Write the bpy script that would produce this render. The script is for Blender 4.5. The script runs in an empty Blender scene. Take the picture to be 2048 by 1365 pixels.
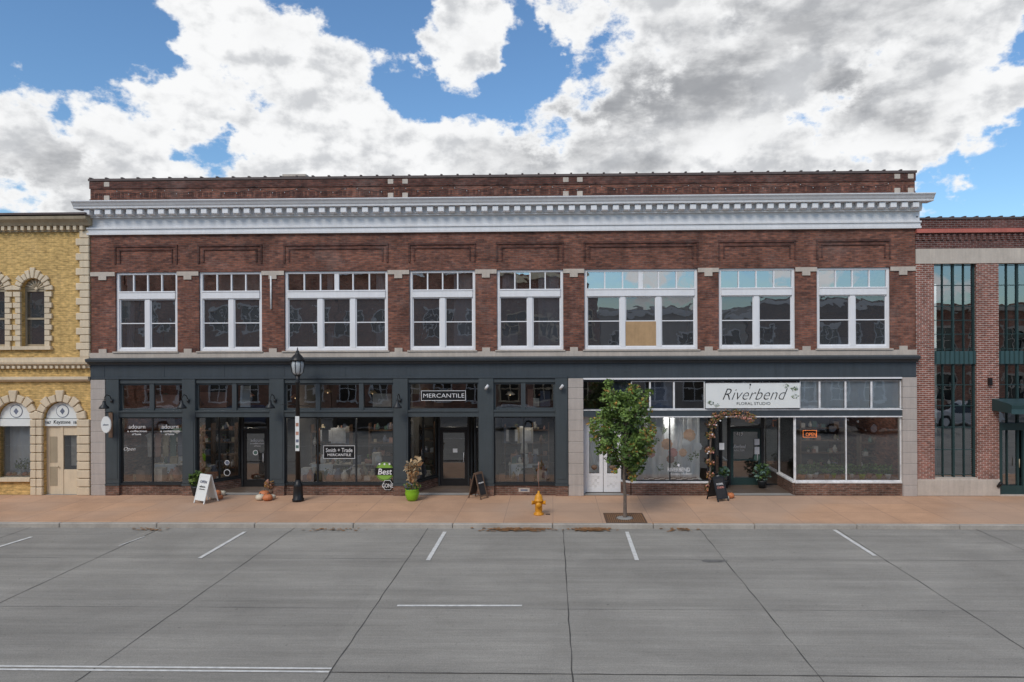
import bpy, math, random
from mathutils import Vector, Matrix
R=random.Random(7)
sc=bpy.context.scene
sc.view_settings.view_transform='Standard'; sc.view_settings.look='None'; sc.view_settings.exposure=0
# ---------------- survey: camera stands at (0,-25,5.3); facade plane is y=0 ---------------
F=1400.0; TH=math.radians(1.41); CU=1070.0; D=25.0; H=5.3; ROLL=0.0042
def fx(u,y=0.0):
    return (D+y)*math.tan(math.atan((u-CU)/F)-TH)
def fz(v,u,y=0.0):
    x=fx(u,y); d=-x*math.sin(TH)+(D+y)*math.cos(TH)
    return H+(694-(u-1024)*ROLL-v)*d/F
def gp(u,v,z=0.0):
    hor=694-(u-1024)*ROLL
    d=F*(H-z)/(v-hor)
    y=d/math.cos(TH)-D
    for _ in range(4):
        x=fx(u,y); y=(d+x*math.sin(TH))/math.cos(TH)-D
    return fx(u,y),y
# ---------------- node helpers ----------------
def newmat(name):
    m=bpy.data.materials.new(name); m.use_nodes=True
    nt=m.node_tree; nt.nodes.clear()
    return m,nt,nt.nodes,nt.links
def node(ns,t,**k):
    n=ns.new(t)
    for a,b in k.items(): setattr(n,a,b)
    return n
def math_(ns,ls,op,a,b=None,c=None,clamp=False):
    n=ns.new('ShaderNodeMath'); n.operation=op; n.use_clamp=clamp
    for i,x in enumerate((a,b,c)):
        if x is None: continue
        if isinstance(x,(int,float)): n.inputs[i].default_value=x
        else: ls.new(x,n.inputs[i])
    return n.outputs[0]
def mixc(ns,ls,f,a,b,mode='MIX'):
    n=ns.new('ShaderNodeMix'); n.data_type='RGBA'; n.blend_type=mode
    for i,x in ((0,f),(6,a),(7,b)):
        if isinstance(x,(int,float)): n.inputs[i].default_value=x
        elif isinstance(x,(tuple,list)): n.inputs[i].default_value=(*x[:3],1)
        else: ls.new(x,n.inputs[i])
    return n.outputs[2]
def noise(ns,ls,vec,scale,detail=4,rough=.55,dist=0):
    n=ns.new('ShaderNodeTexNoise'); n.inputs['Scale'].default_value=scale
    n.inputs['Detail'].default_value=detail; n.inputs['Roughness'].default_value=rough
    n.inputs['Distortion'].default_value=dist
    if vec is not None: ls.new(vec,n.inputs['Vector'])
    return n.outputs['Fac']
def mapr(ns,ls,v,a,b,c,d,smooth=False):
    n=ns.new('ShaderNodeMapRange'); n.clamp=True
    if smooth: n.interpolation_type='SMOOTHSTEP'
    ls.new(v,n.inputs['Value'])
    for k,x in zip(('From Min','From Max','To Min','To Max'),(a,b,c,d)): n.inputs[k].default_value=x
    return n.outputs['Result']
def scalev(ns,ls,vec,s):
    n=ns.new('ShaderNodeVectorMath'); n.operation='MULTIPLY'; ls.new(vec,n.inputs[0]); n.inputs[1].default_value=s
    return n.outputs[0]
def finish(nt,base,rough=.8,metal=0,bump=None,bd=.01,spec=.4,emis=None,es=0):
    ns,ls=nt.nodes,nt.links
    p=ns.new('ShaderNodeBsdfPrincipled'); o=ns.new('ShaderNodeOutputMaterial')
    if isinstance(base,(tuple,list)): p.inputs['Base Color'].default_value=(*base[:3],1)
    else: ls.new(base,p.inputs['Base Color'])
    if isinstance(rough,(int,float)): p.inputs['Roughness'].default_value=rough
    else: ls.new(rough,p.inputs['Roughness'])
    p.inputs['Metallic'].default_value=metal
    p.inputs['Specular IOR Level'].default_value=spec
    if emis: p.inputs['Emission Color'].default_value=(*emis,1); p.inputs['Emission Strength'].default_value=es
    if bump is not None:
        b=ns.new('ShaderNodeBump'); b.inputs['Distance'].default_value=bd; b.inputs['Strength'].default_value=.8
        ls.new(bump,b.inputs['Height']); ls.new(b.outputs[0],p.inputs['Normal'])
    ls.new(p.outputs[0],o.inputs[0])
def plain(name,col,rough=.7,amt=.25,scale=3,metal=0,spec=.4,emis=None,es=0,streak=0):
    m,nt,ns,ls=newmat(name)
    pos=node(ns,'ShaderNodeNewGeometry').outputs['Position']
    n1=noise(ns,ls,pos,scale,4,.6); n2=noise(ns,ls,pos,scale*12,2,.6)
    f=math_(ns,ls,'ADD',math_(ns,ls,'MULTIPLY',n1,.7),math_(ns,ls,'MULTIPLY',n2,.3))
    if streak:
        n3=noise(ns,ls,scalev(ns,ls,pos,(7,7,.5)),1.3,4,.6)
        f=math_(ns,ls,'ADD',math_(ns,ls,'MULTIPLY',f,1-streak),math_(ns,ls,'MULTIPLY',n3,streak))
    f=mapr(ns,ls,f,.3,.7,1-amt,1+amt)
    v=ns.new('ShaderNodeVectorMath'); v.operation='SCALE'; v.inputs[0].default_value=col; ls.new(f,v.inputs['Scale'])
    finish(nt,v.outputs[0],rough,metal,n2,.004,spec,emis,es)
    if emis: m.cycles.emission_sampling='NONE'
    return m
def brick(name,c1,c2,mortar,bw=.21,rh=.07,ms=.009,dirt=.35,blot=1.0):
    m,nt,ns,ls=newmat(name)
    pos=node(ns,'ShaderNodeNewGeometry').outputs['Position']
    s=ns.new('ShaderNodeSeparateXYZ'); ls.new(pos,s.inputs[0])
    c=ns.new('ShaderNodeCombineXYZ'); ls.new(math_(ns,ls,'ADD',s.outputs[0],s.outputs[1]),c.inputs[0]); ls.new(s.outputs[2],c.inputs[1])
    b=ns.new('ShaderNodeTexBrick'); ls.new(c.outputs[0],b.inputs['Vector'])
    b.inputs['Color1'].default_value=(*c1,1); b.inputs['Color2'].default_value=(*c2,1); b.inputs['Mortar'].default_value=(*mortar,1)
    b.inputs['Scale'].default_value=1; b.inputs['Mortar Size'].default_value=ms; b.inputs['Mortar Smooth'].default_value=.3
    b.inputs['Brick Width'].default_value=bw; b.inputs['Row Height'].default_value=rh; b.inputs['Bias'].default_value=0
    n1=noise(ns,ls,pos,.9,7,.62,.3); n2=noise(ns,ls,scalev(ns,ls,pos,(4.7,4.7,14)),1,2,.5); n3=noise(ns,ls,scalev(ns,ls,pos,(3,3,.5)),1,4,.6)
    f=math_(ns,ls,'MULTIPLY',mapr(ns,ls,n1,.3,.7,1-dirt,1+dirt),mapr(ns,ls,n2,.3,.7,.66,1.34))
    f=math_(ns,ls,'MULTIPLY',f,mapr(ns,ls,n3,.3,.7,.85,1.12))
    v=ns.new('ShaderNodeVectorMath'); v.operation='SCALE'; ls.new(b.outputs['Color'],v.inputs[0]); ls.new(f,v.inputs['Scale'])
    n4=noise(ns,ls,pos,.55,6,.7,.2)
    col=mixc(ns,ls,mapr(ns,ls,n4,.54,.75,0,.3*blot),v.outputs[0],(.36,.29,.26))
    finish(nt,col,.88,0,b.outputs['Fac'],-.006,.25)
    return m
def glassmat(name,tint=(.8,.83,.82),refl=.14,body=None,bodyf=0,wav=.0):
    m,nt,ns,ls=newmat(name)
    t=ns.new('ShaderNodeBsdfTransparent'); t.inputs[0].default_value=(*tint,1)
    g=ns.new('ShaderNodeBsdfGlossy'); g.inputs['Roughness'].default_value=.008; g.inputs['Color'].default_value=(.95,.97,1,1)
    fr=ns.new('ShaderNodeFresnel'); fr.inputs[0].default_value=1.5
    pos=node(ns,'ShaderNodeNewGeometry').outputs['Position']
    if wav:
        b=ns.new('ShaderNodeBump'); b.inputs['Distance'].default_value=wav; b.inputs['Strength'].default_value=1
        ls.new(noise(ns,ls,pos,1.6,1.5,.5,.4),b.inputs['Height']); ls.new(b.outputs[0],g.inputs['Normal'])
    f=math_(ns,ls,'ADD',fr.outputs[0],refl-.04,clamp=True)
    base=t.outputs[0]
    if body:
        d=ns.new('ShaderNodeBsdfDiffuse'); d.inputs[0].default_value=(*body,1)
        mm=ns.new('ShaderNodeMixShader'); mm.inputs[0].default_value=bodyf; ls.new(base,mm.inputs[1]); ls.new(d.outputs[0],mm.inputs[2]); base=mm.outputs[0]
    mx=ns.new('ShaderNodeMixShader'); ls.new(f,mx.inputs[0]); ls.new(base,mx.inputs[1]); ls.new(g.outputs[0],mx.inputs[2])
    o=ns.new('ShaderNodeOutputMaterial'); ls.new(mx.outputs[0],o.inputs[0])
    return m
# ---------------- materials ----------------
M={}
M['brick']=brick('brick_red_brown',(.25,.098,.064),(.12,.052,.042),(.14,.1,.08))
M['brickdark']=brick('brick_dark',(.14,.056,.042),(.08,.036,.03),(.09,.065,.055))
M['brick2']=brick('brick_neighbour',(.27,.09,.06),(.19,.065,.045),(.42,.36,.32),dirt=.12,ms=.011,blot=.1)
M['brick2d']=brick('brick_neighbour_dark',(.13,.045,.035),(.09,.033,.027),(.2,.16,.15),dirt=.15,ms=.01,blot=.1)
M['brickbase']=brick('brick_bulkhead',(.2,.1,.07),(.11,.06,.045),(.2,.16,.13),blot=.3)
M['yellow']=brick('yellow_painted_brick',(.63,.42,.16),(.57,.38,.145),(.5,.34,.14),dirt=.1,blot=.5)
M['brickopp']=brick('brick_opposite',(.36,.15,.1),(.26,.11,.08),(.3,.25,.2))
M['stone']=plain('limestone',(.48,.42,.36),.85,.22,1.5,streak=.4)
M['stoneG']=plain('limestone_pier',(.42,.375,.34),.85,.2,1.5,streak=.4)
M['cream']=plain('cream_stone',(.64,.53,.38),.8,.18,1.5,streak=.4)
M['creamd']=plain('cream_stone_weathered',(.36,.3,.21),.8,.25,2,streak=.5)
M['white']=plain('white_paint',(.74,.74,.75),.5,.08,2,streak=.5)
M['whitecor']=plain('white_cornice_paint',(.68,.68,.69),.55,.12,1.5,streak=.5)
M['char']=plain('charcoal_paint',(.052,.064,.07),.5,.18,1.5,streak=.4)
M['chard']=plain('charcoal_frame',(.02,.023,.026),.45,.2,3)
M['blueg']=plain('slate_blue_paint',(.05,.062,.072),.45,.2,1.3,streak=.5)
M['black']=plain('black_paint',(.012,.012,.013),.35,.2,4)
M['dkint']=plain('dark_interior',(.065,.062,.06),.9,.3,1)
M['ceil']=plain('interior_ceiling',(.13,.125,.12),.9,.3,1)
M['floor']=plain('interior_floor',(.12,.09,.07),.5,.3,2)
M['wood']=plain('plywood',(.42,.27,.14),.7,.25,3,streak=.3)
M['woodd']=plain('stained_wood',(.16,.1,.065),.6,.3,4)
M['green']=plain('dark_green_paint',(.022,.05,.05),.45,.15,2)
M['greend']=plain('teal_spandrel',(.04,.085,.09),.45,.15,2,streak=.4)
M['red']=plain('red_coping',(.45,.13,.1),.7,.2,2)
M['coping']=plain('coping_tile',(.1,.075,.07),.6,.3,3)
M['concrete']=plain('concrete',(.3,.29,.27),.9,.18,2)
M['kerb']=plain('kerb_concrete',(.38,.35,.31),.9,.22,1.6)
M['cloth']=plain('white_curtain',(.74,.75,.76),.9,.08,3)
M['greyblind']=plain('grey_blind',(.11,.115,.12),.9,.1,2)
M['sign']=plain('sign_white',(.74,.76,.74),.5,.04,2)
M['decal']=plain('white_vinyl',(.8,.8,.8),.5,.04,2)
M['glass']=glassmat('shop_glass',(.93,.96,.95),.2,wav=.0015)
M['glassup']=glassmat('old_window_glass',(.7,.74,.75),.46,wav=.003)
M['glasssc']=glassmat('screened_sash_glass',(.6,.62,.65),.18,(.085,.09,.098),.5,wav=.004)
M['glassR']=glassmat('modern_glass',(.55,.62,.64),.34,wav=.003)
M['leaf']=plain('leaf_green',(.15,.23,.05),.55,.4,5)
M['leafd']=plain('leaf_dark',(.07,.125,.03),.6,.35,5)
M['leaft']=plain('leaf_turning',(.4,.22,.05),.6,.35,5)
M['leafdry']=plain('leaf_dry',(.27,.14,.06),.8,.4,9)
M['bark']=plain('bark',(.14,.11,.09),.9,.35,12)
M['hyd']=plain('hydrant_yellow',(.68,.3,.02),.45,.15,6)
M['pump']=plain('pumpkin_orange',(.58,.2,.08),.55,.2,6)
M['pumpw']=plain('pumpkin_white',(.62,.56,.44),.55,.15,6)
M['lime']=plain('lime_pot',(.22,.44,.02),.4,.1,6)
M['straw']=plain('corn_stalk',(.55,.4,.23),.85,.3,10)
M['grate']=plain('rusty_grate',(.12,.07,.045),.85,.4,14)
M['pink']=plain('paper_flower_pink',(.66,.3,.26),.8,.2,8)
M['peach']=plain('paper_flower_peach',(.75,.46,.28),.8,.2,8)
M['neon']=plain('neon_orange',(.8,.2,.05),.4,.02,3,emis=(1,.26,.05),es=.9)
M['bulb']=plain('warm_bulb',(.9,.7,.4),.4,.02,3,emis=(1,.68,.36),es=2)
M['badge']=plain('green_badge',(.22,.4,.06),.5,.05,3)
M['chalk']=plain('chalkboard',(.03,.03,.032),.7,.3,6)
M['ltglass']=plain('lamp_frosted_glass',(.42,.45,.46),.25,.08,5)
M['roofm']=plain('roof_membrane',(.2,.2,.2),.9,.2,1)
M['carb']=plain('car_paint_black',(.012,.013,.016),.2,.05,2,spec=.7)
M['carw']=plain('car_paint_silver',(.6,.61,.63),.25,.05,2,spec=.7)
M['carr']=plain('car_paint_blue',(.03,.06,.14),.22,.05,2,spec=.7)
M['tyre']=plain('tyre_rubber',(.02,.02,.02),.8,.2,6)
M['cglass']=plain('car_window',(.015,.018,.02),.05,.05,2,spec=.9)
M['tar']=plain('joint_sealant',(.07,.067,.063),.7,.4,5)
M['oil']=plain('oil_stain',(.15,.147,.14),.75,.4,5)
M['paint']=plain('road_paint',(.62,.62,.6),.75,.25,7)
M['warmwall']=plain('painted_interior_wall',(.26,.25,.24),.9,.2,1)
for i,c in enumerate([(.6,.56,.5),(.2,.13,.09),(.1,.17,.14),(.42,.22,.16),(.7,.7,.7),(.14,.16,.22),(.4,.33,.22)]):
    M['g%d'%i]=plain('goods_%s'%'abcdefg'[i],c,.6,.3,5)

def roadmat():
    m,nt,ns,ls=newmat('concrete_road')
    pos=node(ns,'ShaderNodeNewGeometry').outputs['Position']
    b=ns.new('ShaderNodeTexBrick'); ls.new(pos,b.inputs['Vector']); b.offset=0
    b.inputs['Color1'].default_value=(.262,.25,.226,1); b.inputs['Color2'].default_value=(.285,.272,.245,1); b.inputs['Mortar'].default_value=(.273,.261,.236,1)
    b.inputs['Scale'].default_value=1; b.inputs['Brick Width'].default_value=4.05; b.inputs['Row Height'].default_value=3.2; b.inputs['Mortar Size'].default_value=.01
    st=noise(ns,ls,scalev(ns,ls,pos,(.10,2.0,1)),1,7,.7)
    st2=noise(ns,ls,scalev(ns,ls,pos,(.8,26,1)),1,4,.7)
    bl=noise(ns,ls,pos,.45,7,.65,.4); gr=noise(ns,ls,pos,40,4,.8); sp=noise(ns,ls,pos,7.5,5,.62)
    f=math_(ns,ls,'MULTIPLY',mapr(ns,ls,st,.3,.7,.82,1.16),mapr(ns,ls,bl,.3,.7,.86,1.12))
    f=math_(ns,ls,'MULTIPLY',f,mapr(ns,ls,st2,.3,.7,.9,1.1))
    f=math_(ns,ls,'MULTIPLY',f,mapr(ns,ls,gr,.3,.7,.74,1.26))
    f=math_(ns,ls,'MULTIPLY',f,mapr(ns,ls,sp,.65,.72,1,.62))
    v=ns.new('ShaderNodeVectorMath'); v.operation='SCALE'; ls.new(b.outputs['Color'],v.inputs[0]); ls.new(f,v.inputs['Scale'])
    finish(nt,v.outputs[0],.85,0,gr,.004,.25)
    return m
def walkmat():
    m,nt,ns,ls=newmat('tinted_concrete_sidewalk')
    pos=node(ns,'ShaderNodeNewGeometry').outputs['Position']
    b=ns.new('ShaderNodeTexBrick'); ls.new(pos,b.inputs['Vector']); b.offset=0
    b.inputs['Color1'].default_value=(.55,.335,.21,1); b.inputs['Color2'].default_value=(.49,.31,.205,1); b.inputs['Mortar'].default_value=(.33,.21,.15,1)
    b.inputs['Scale'].default_value=1; b.inputs['Brick Width'].default_value=1.5; b.inputs['Row Height'].default_value=1.25; b.inputs['Mortar Size'].default_value=.01
    bl=noise(ns,ls,pos,.6,7,.65,.4); gr=noise(ns,ls,pos,30,3,.7); big=noise(ns,ls,pos,.2,3,.5); sp=noise(ns,ls,pos,6,5,.62)
    f=math_(ns,ls,'MULTIPLY',mapr(ns,ls,gr,.3,.7,.86,1.14),mapr(ns,ls,bl,.3,.7,.84,1.12))
    f=math_(ns,ls,'MULTIPLY',f,mapr(ns,ls,sp,.64,.72,1,.72))
    v=ns.new('ShaderNodeVectorMath'); v.operation='SCALE'; ls.new(b.outputs['Color'],v.inputs[0]); ls.new(f,v.inputs['Scale'])
    col=mixc(ns,ls,mapr(ns,ls,big,.48,.62,0,.4),v.outputs[0],(.44,.34,.27))
    finish(nt,col,.85,0,gr,.003,.25)
    return m
M['road']=roadmat(); M['walk']=walkmat()
M['earth']=plain('ground_earth',(.16,.16,.13),.95,.3,.3)

# ---------------- geometry helpers ----------------
class G:
    def __init__(s,name,loc=(0,0,0),rz=0):
        s.e=bpy.data.objects.new(name,None); s.e.location=loc; s.e.rotation_euler=(0,0,rz); s.e.empty_display_size=.3
        sc.collection.objects.link(s.e); s.p={}
    def raw(s,part,mat,vs,fs,smooth=False):
        k=(part,mat)
        if k not in s.p: s.p[k]=[[],[],[]]
        V,Fc,S=s.p[k]; o=len(V); V.extend(vs); Fc.extend([tuple(i+o for i in f) for f in fs]); S.extend([smooth]*len(fs))
    def box(s,part,mat,x0,x1,y0,y1,z0,z1):
        if x0>x1:x0,x1=x1,x0
        if y0>y1:y0,y1=y1,y0
        if z0>z1:z0,z1=z1,z0
        v=[(x0,y0,z0),(x1,y0,z0),(x1,y1,z0),(x0,y1,z0),(x0,y0,z1),(x1,y0,z1),(x1,y1,z1),(x0,y1,z1)]
        s.raw(part,mat,v,[(0,3,2,1),(4,5,6,7),(0,1,5,4),(1,2,6,5),(2,3,7,6),(3,0,4,7)])
    def obox(s,part,mat,a,b,z0,z1,t,off=0):
        a=Vector(a);b=Vector(b);d=(b-a).normalized();n=Vector((-d.y,d.x))
        p=[a+n*(off-t/2),b+n*(off-t/2),b+n*(off+t/2),a+n*(off+t/2)]
        v=[(q.x,q.y,z0) for q in p]+[(q.x,q.y,z1) for q in p]
        s.raw(part,mat,v,[(0,3,2,1),(4,5,6,7),(0,1,5,4),(1,2,6,5),(2,3,7,6),(3,0,4,7)])
    def prism(s,part,mat,prof,x0,x1):
        n=len(prof); v=[(x0,y,z) for y,z in prof]+[(x1,y,z) for y,z in prof]
        f=[tuple(range(n-1,-1,-1)),tuple(range(n,2*n))]+[(i,(i+1)%n,n+(i+1)%n,n+i) for i in range(n)]
        s.raw(part,mat,v,f)
    def plate(s,part,mat,pts,y0,y1):
        n=len(pts); v=[(x,y0,z) for x,z in pts]+[(x,y1,z) for x,z in pts]
        s.raw(part,mat,v,[tuple(range(n)),tuple(range(2*n-1,n-1,-1))]+[(i,n+i,n+(i+1)%n,(i+1)%n) for i in range(n)])
    def quad(s,part,mat,*pts): s.raw(part,mat,list(pts),[tuple(range(len(pts)))])
    def lathe(s,part,mat,c,prof,n=16,smooth=True,sx=1,sy=1,ribs=0):
        v=[];f=[]
        for r,z in prof:
            for i in range(n):
                a=2*math.pi*i/n; rr=r*(1+ribs*abs(math.sin(a*4)))
                v.append((c[0]+rr*math.cos(a)*sx,c[1]+rr*math.sin(a)*sy,c[2]+z))
        for j in range(len(prof)-1):
            for i in range(n): f.append((j*n+i,j*n+(i+1)%n,(j+1)*n+(i+1)%n,(j+1)*n+i))
        f.append(tuple(range(n-1,-1,-1))); f.append(tuple(range((len(prof)-1)*n,len(prof)*n)))
        s.raw(part,mat,v,f,smooth)
    def tube(s,part,mat,pts,rs,n=8):
        pts=[Vector(p) for p in pts]
        if not isinstance(rs,(list,tuple)): rs=[rs]*len(pts)
        v=[];f=[]
        for k,p in enumerate(pts):
            t=(pts[min(k+1,len(pts)-1)]-pts[max(k-1,0)]).normalized()
            a=Vector((0,0,1)) if abs(t.z)<.9 else Vector((1,0,0))
            u=t.cross(a).normalized(); w=t.cross(u)
            for i in range(n):
                q=2*math.pi*i/n; x=p+(u*math.cos(q)+w*math.sin(q))*rs[k]; v.append(tuple(x))
        for k in range(len(pts)-1):
            for i in range(n): f.append((k*n+i,(k+1)*n+i,(k+1)*n+(i+1)%n,k*n+(i+1)%n))
        f.append(tuple(range(n))); f.append(tuple(range(len(v)-1,len(v)-n-1,-1)))
        s.raw(part,mat,v,f,True)
    def leaves(s,part,mats,c,rad,n,size,rr=None):
        c=Vector(c)
        for _ in range(n):
            while True:
                q=Vector((R.uniform(-1,1),R.uniform(-1,1),R.uniform(-1,1)))
                if q.length<1: break
            p=c+Vector((q.x*rad[0],q.y*rad[1],q.z*rad[2]))
            a=Vector((R.gauss(0,1),R.gauss(0,1),R.gauss(0,.7))).normalized()
            b=a.cross(Vector((R.gauss(0,1),R.gauss(0,1),R.gauss(0,1)))).normalized()
            l=size*R.uniform(.6,1.3); w=l*.45
            v=[tuple(p-a*l*.5),tuple(p+b*w*.6-a*l*.08),tuple(p+a*l*.5),tuple(p-b*w*.6-a*l*.08)]
            s.raw(part,R.choice(mats),v,[(0,1,2,3)])
    def text(s,t,xc,zc,w,h,y,mat,shear=0,off=0,rot=(math.pi/2,0,0),ext=.004,name=None):
        cu=bpy.data.curves.new('lettering','FONT'); cu.body=t; cu.align_x='CENTER'; cu.align_y='CENTER'; cu.shear=shear; cu.offset=off; cu.extrude=ext; cu.resolution_u=3
        cu.materials.append(M[mat])
        o=bpy.data.objects.new(name or 'lettering',cu); sc.collection.objects.link(o); bpy.context.view_layer.update()
        dx,dy=max(o.dimensions.x,.01),max(o.dimensions.y,.01)
        o.scale=(w/dx,h/dy,1); o.rotation_euler=rot; o.parent=s.e
        bb=[c[1] for c in o.bound_box]; cy=(max(bb)+min(bb))/2*h/dy
        o.location=(xc,y,zc-cy)
        return o
    def done(s,bevel={}):
        for (part,mat),(v,f,S) in s.p.items():
            me=bpy.data.meshes.new(part); me.from_pydata(v,[],f); me.materials.append(M[mat]); me.update()
            for p,q in zip(me.polygons,S): p.use_smooth=q
            o=bpy.data.objects.new(part,me); sc.collection.objects.link(o); o.parent=s.e
            if part in bevel:
                b=o.modifiers.new('bevel','BEVEL'); b.width=bevel[part]; b.segments=1; b.limit_method='ANGLE'
        return s.e

# =====================================================================
#  GROUND, ROAD, SIDEWALK
# =====================================================================
ZR=-.13
g=G('ground'); g.quad('earth','earth',(-1500,-1500,-.2),(1500,-1500,-.2),(1500,1500,-.2),(-1500,1500,-.2)); g.done()
g=G('road'); KY=-3.92
g.quad('slab','road',(-150,-27,ZR),(150,-27,ZR),(150,KY-.13,ZR),(-150,KY-.13,ZR)); g.done()
g=G('sidewalk'); g.box('paving','walk',-150,150,KY,.0-.003,-.2,0); g.box('paving_behind','concrete',-150,150,.0,1.0,-.2,-.004); g.done()
g=G('curb'); 
x=-150
while x<150:
    g.box('curbstone','kerb',x,x+2.985,KY-.16,KY-.002,-.2,.006); x+=3
g.done({'curbstone':.02})
g=G('opposite_sidewalk'); g.box('paving','concrete',-150,150,-31.2,-27,-.2,0); g.done()
g=G('road_joint_lines')
def wobble(p,q,w,z,part='joint',mat='tar',amp=.012,step=.35):
    p=Vector(p);q=Vector(q);L=(q-p).length;n=max(2,int(L/step));d=(q-p)/n;nn=Vector((-d.y,d.x)).normalized()
    prev=None
    for i in range(n+1):
        c=p+d*i+nn*R.uniform(-amp,amp); ww=w*R.uniform(.5,1.4)/2
        a=c+nn*ww;b=c-nn*ww
        if prev: g.raw(part,mat,[(prev[0].x,prev[0].y,z),(prev[1].x,prev[1].y,z),(b.x,b.y,z),(a.x,a.y,z)],[(0,1,2,3)])
        prev=(a,b)
jx=[gp(1125,1060,ZR)[0]+k*4.05 for k in range(-11,12)]
for x in jx: wobble((x,KY-.15),(x+.02,-26.9),.02,ZR+.004)
for y,w,mt in ((-7.1,.01,'oil'),(-10.5,.01,'oil'),(-13.38,.022,'tar'),(-16.8,.02,'tar'),(-20,.02,'tar')): wobble((-60,y),(60,y),w,ZR+.008,mat=mt,amp=.006)
g.done()
g=G('road_markings')
def stripe(a,b,w):
    a=Vector(gp(*a,ZR));b=Vector(gp(*b,ZR));n=12;d=(b-a)/n;nn=Vector((-d.y,d.x)).normalized()*w/2
    for i in range(n):
        p=a+d*i;q=a+d*(i+1);e=R.uniform(.9,1.0);
        g.raw('stripe','paint',[(p.x-nn.x*e,p.y-nn.y*e,ZR+.012),(q.x-nn.x*e,q.y-nn.y*e,ZR+.012),(q.x+nn.x,q.y+nn.y,ZR+.012),(p.x+nn.x,p.y+nn.y,ZR+.012)],[(0,1,2,3)])
for a,b in (((488,1064),(397,1117)),((888,1064),(854,1121)),((1252,1064),(1272,1121)),((1667,1060),(1748,1112)),((62,1074),(-30,1102)),((288,1073),(236,1092))):
    stripe(a,b,.11 if a[0]!=288 else .04)
stripe((792,1212),(1042,1212),.09)
x1,y1=gp(658,1341,ZR)
for sgn in (0,1):
    g.box('centre_line','paint',-60,x1,y1+.03-sgn*.12,y1+.03-sgn*.12+.055,ZR+.009,ZR+.012)
g.done()
g=G('fallen_leaves')
for (u0,u1) in ((975,1090),(1150,1215),(600,720),(260,330),(1330,1400)):
    n=300 if u0 in(975,1150) else 40
    for _ in range(n):
        u=R.gauss((u0+u1)/2,(u1-u0)/4); v=R.gauss(1060,1.6)
        x,y=gp(u,max(1056.5,v),ZR); y=min(y,KY-.18); a=R.uniform(0,6.3); l=R.uniform(.03,.07)
        z=ZR+.015+R.uniform(0,.015)
        g.raw('leaf_litter','leafdry',[(x+l*math.cos(a+k*1.57),y+l*math.sin(a+k*1.57)*.7,z+R.uniform(0,.02)) for k in range(4)],[(0,1,2,3)])
g.done()
# =====================================================================
#  MAIN BUILDING
# =====================================================================
b=G('brick_storefront_building')
XL,XR=fx(182),fx(1831)
ZT=11.42
wins=[(231,355,2,4),(398,524,2,4),(569,776,3,6),(819,951,2,4),(994,1127,2,4),(1169,1396,3,6),(1438,1591,2,4),(1634,1781,2,4)]
WX=[(fx(a),fx(c),n,t) for a,c,n,t in wins]
WT,WB=8.07,5.17
edges=[XL]+[v for w in WX for v in w[:2]]+[XR]
for i in range(0,len(edges),2): b.box('wall','brick',edges[i],edges[i+1],0,.35,4.6,WT)
for w in WX: b.box('wall','brick',w[0],w[1],.0,.35,4.6,WB-.02)
b.box('wall','brick',XL,XR,0,.35,WT+.001,ZT)
b.box('side_wall','brick',XL,XL+.3,.352,22,0,ZT-.3); b.box('side_wall','brick',XR-.3,XR,.352,22,0,ZT-.3); b.box('rear_wall','brick',XL+.302,XR-.302,21.7,22,0,ZT-.3)
b.box('roof','roofm',XL+.302,XR-.302,.352,21.69,9.9,10.1)
b.box('parapet_band','brickdark',XL-.02,XR+.02,-.035,-.001,11.1,11.36)
b.box('parapet_band','brickdark',XL-.02,XR+.02,-.025,-.001,10.62,10.72)
x=XL+.05
while x<XR-.1:
    if R.random()<.93: b.box('soldier_course','brickdark' if R.random()<.6 else 'brick',x,x+.06,-.012,-.002,10.76,10.95)
    x+=.075
b.box('coping','coping',XL-.05,XR+.05,-.06,.4,11.38,11.46)
x=XL
while x<XR:
    b.box('coping_joint','coping',x,x+.07,-.075,.41,11.46,11.5); x+=.58
b.box('chimney','stone',fx(537),fx(583),1.5,2.2,10.1,11.85); b.box('chimney_cap','stone',fx(535),fx(585),1.45,2.25,11.85,11.93)
for u in (216,783,812,1133,1161,1795,1822):
    for zz in (11.17,10.68): 
        b.box('stone_block','stone',fx(u)-.1,fx(u)+.1,-.05,-.002,zz,zz+.17)
for i in range(16):
    xa=XL+.8+i*1.75; 
    if xa>XR-1: break
    pts=[(xa+1.75*t/8,-.07,11.12-.22*4*(t/8)*(1-t/8)*R.uniform(.95,1.05)) for t in range(9)]
    b.tube('string_light_cable','black',pts,.008,4)
    for p in pts[1::2]: b.lathe('string_light_bulb','ltglass',(p[0],p[1],p[2]-.05),[(.006,0),(.014,.015),(.006,.04)],6)
for w in WX:
    xa,xb=w[0]-.02,w[1]+.02; za,zb=8.36,9.05
    b.box('panel_border','brickdark',xa,xb,-.045,-.001,zb-.07,zb)
    b.box('panel_border','brickdark',xa,xa+.06,-.035,-.001,za+.0,zb-.072); b.box('panel_border','brickdark',xb-.06,xb,-.035,-.001,za,zb-.072)
    b.box('panel_border','brickdark',xa+.18,xb-.18,-.04,-.001,zb-.2,zb-.15)
    b.box('panel_border','brickdark',xa+.18,xa+.23,-.03,-.001,za+.05,zb-.202); b.box('panel_border','brickdark',xb-.23,xb-.18,-.03,-.001,za+.05,zb-.202)
cx0,cx1=fx(171),fx(1848)
b.box('frieze','whitecor',cx0+.12,cx1-.12,-.10,.0-.002,9.42,9.5)
b.box('frieze','whitecor',cx0+.14,cx1-.14,-.07,.0-.002,9.501,9.62)
b.box('frieze','whitecor',cx0+.12,cx1-.12,-.11,.0-.002,9.621,9.68)
b.box('frieze','whitecor',cx0+.16,cx1-.16,-.05,.0-.002,9.681,10.02)
b.box('frieze','whitecor',cx0+.14,cx1-.14,-.16,.0-.002,10.021,10.08)
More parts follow.
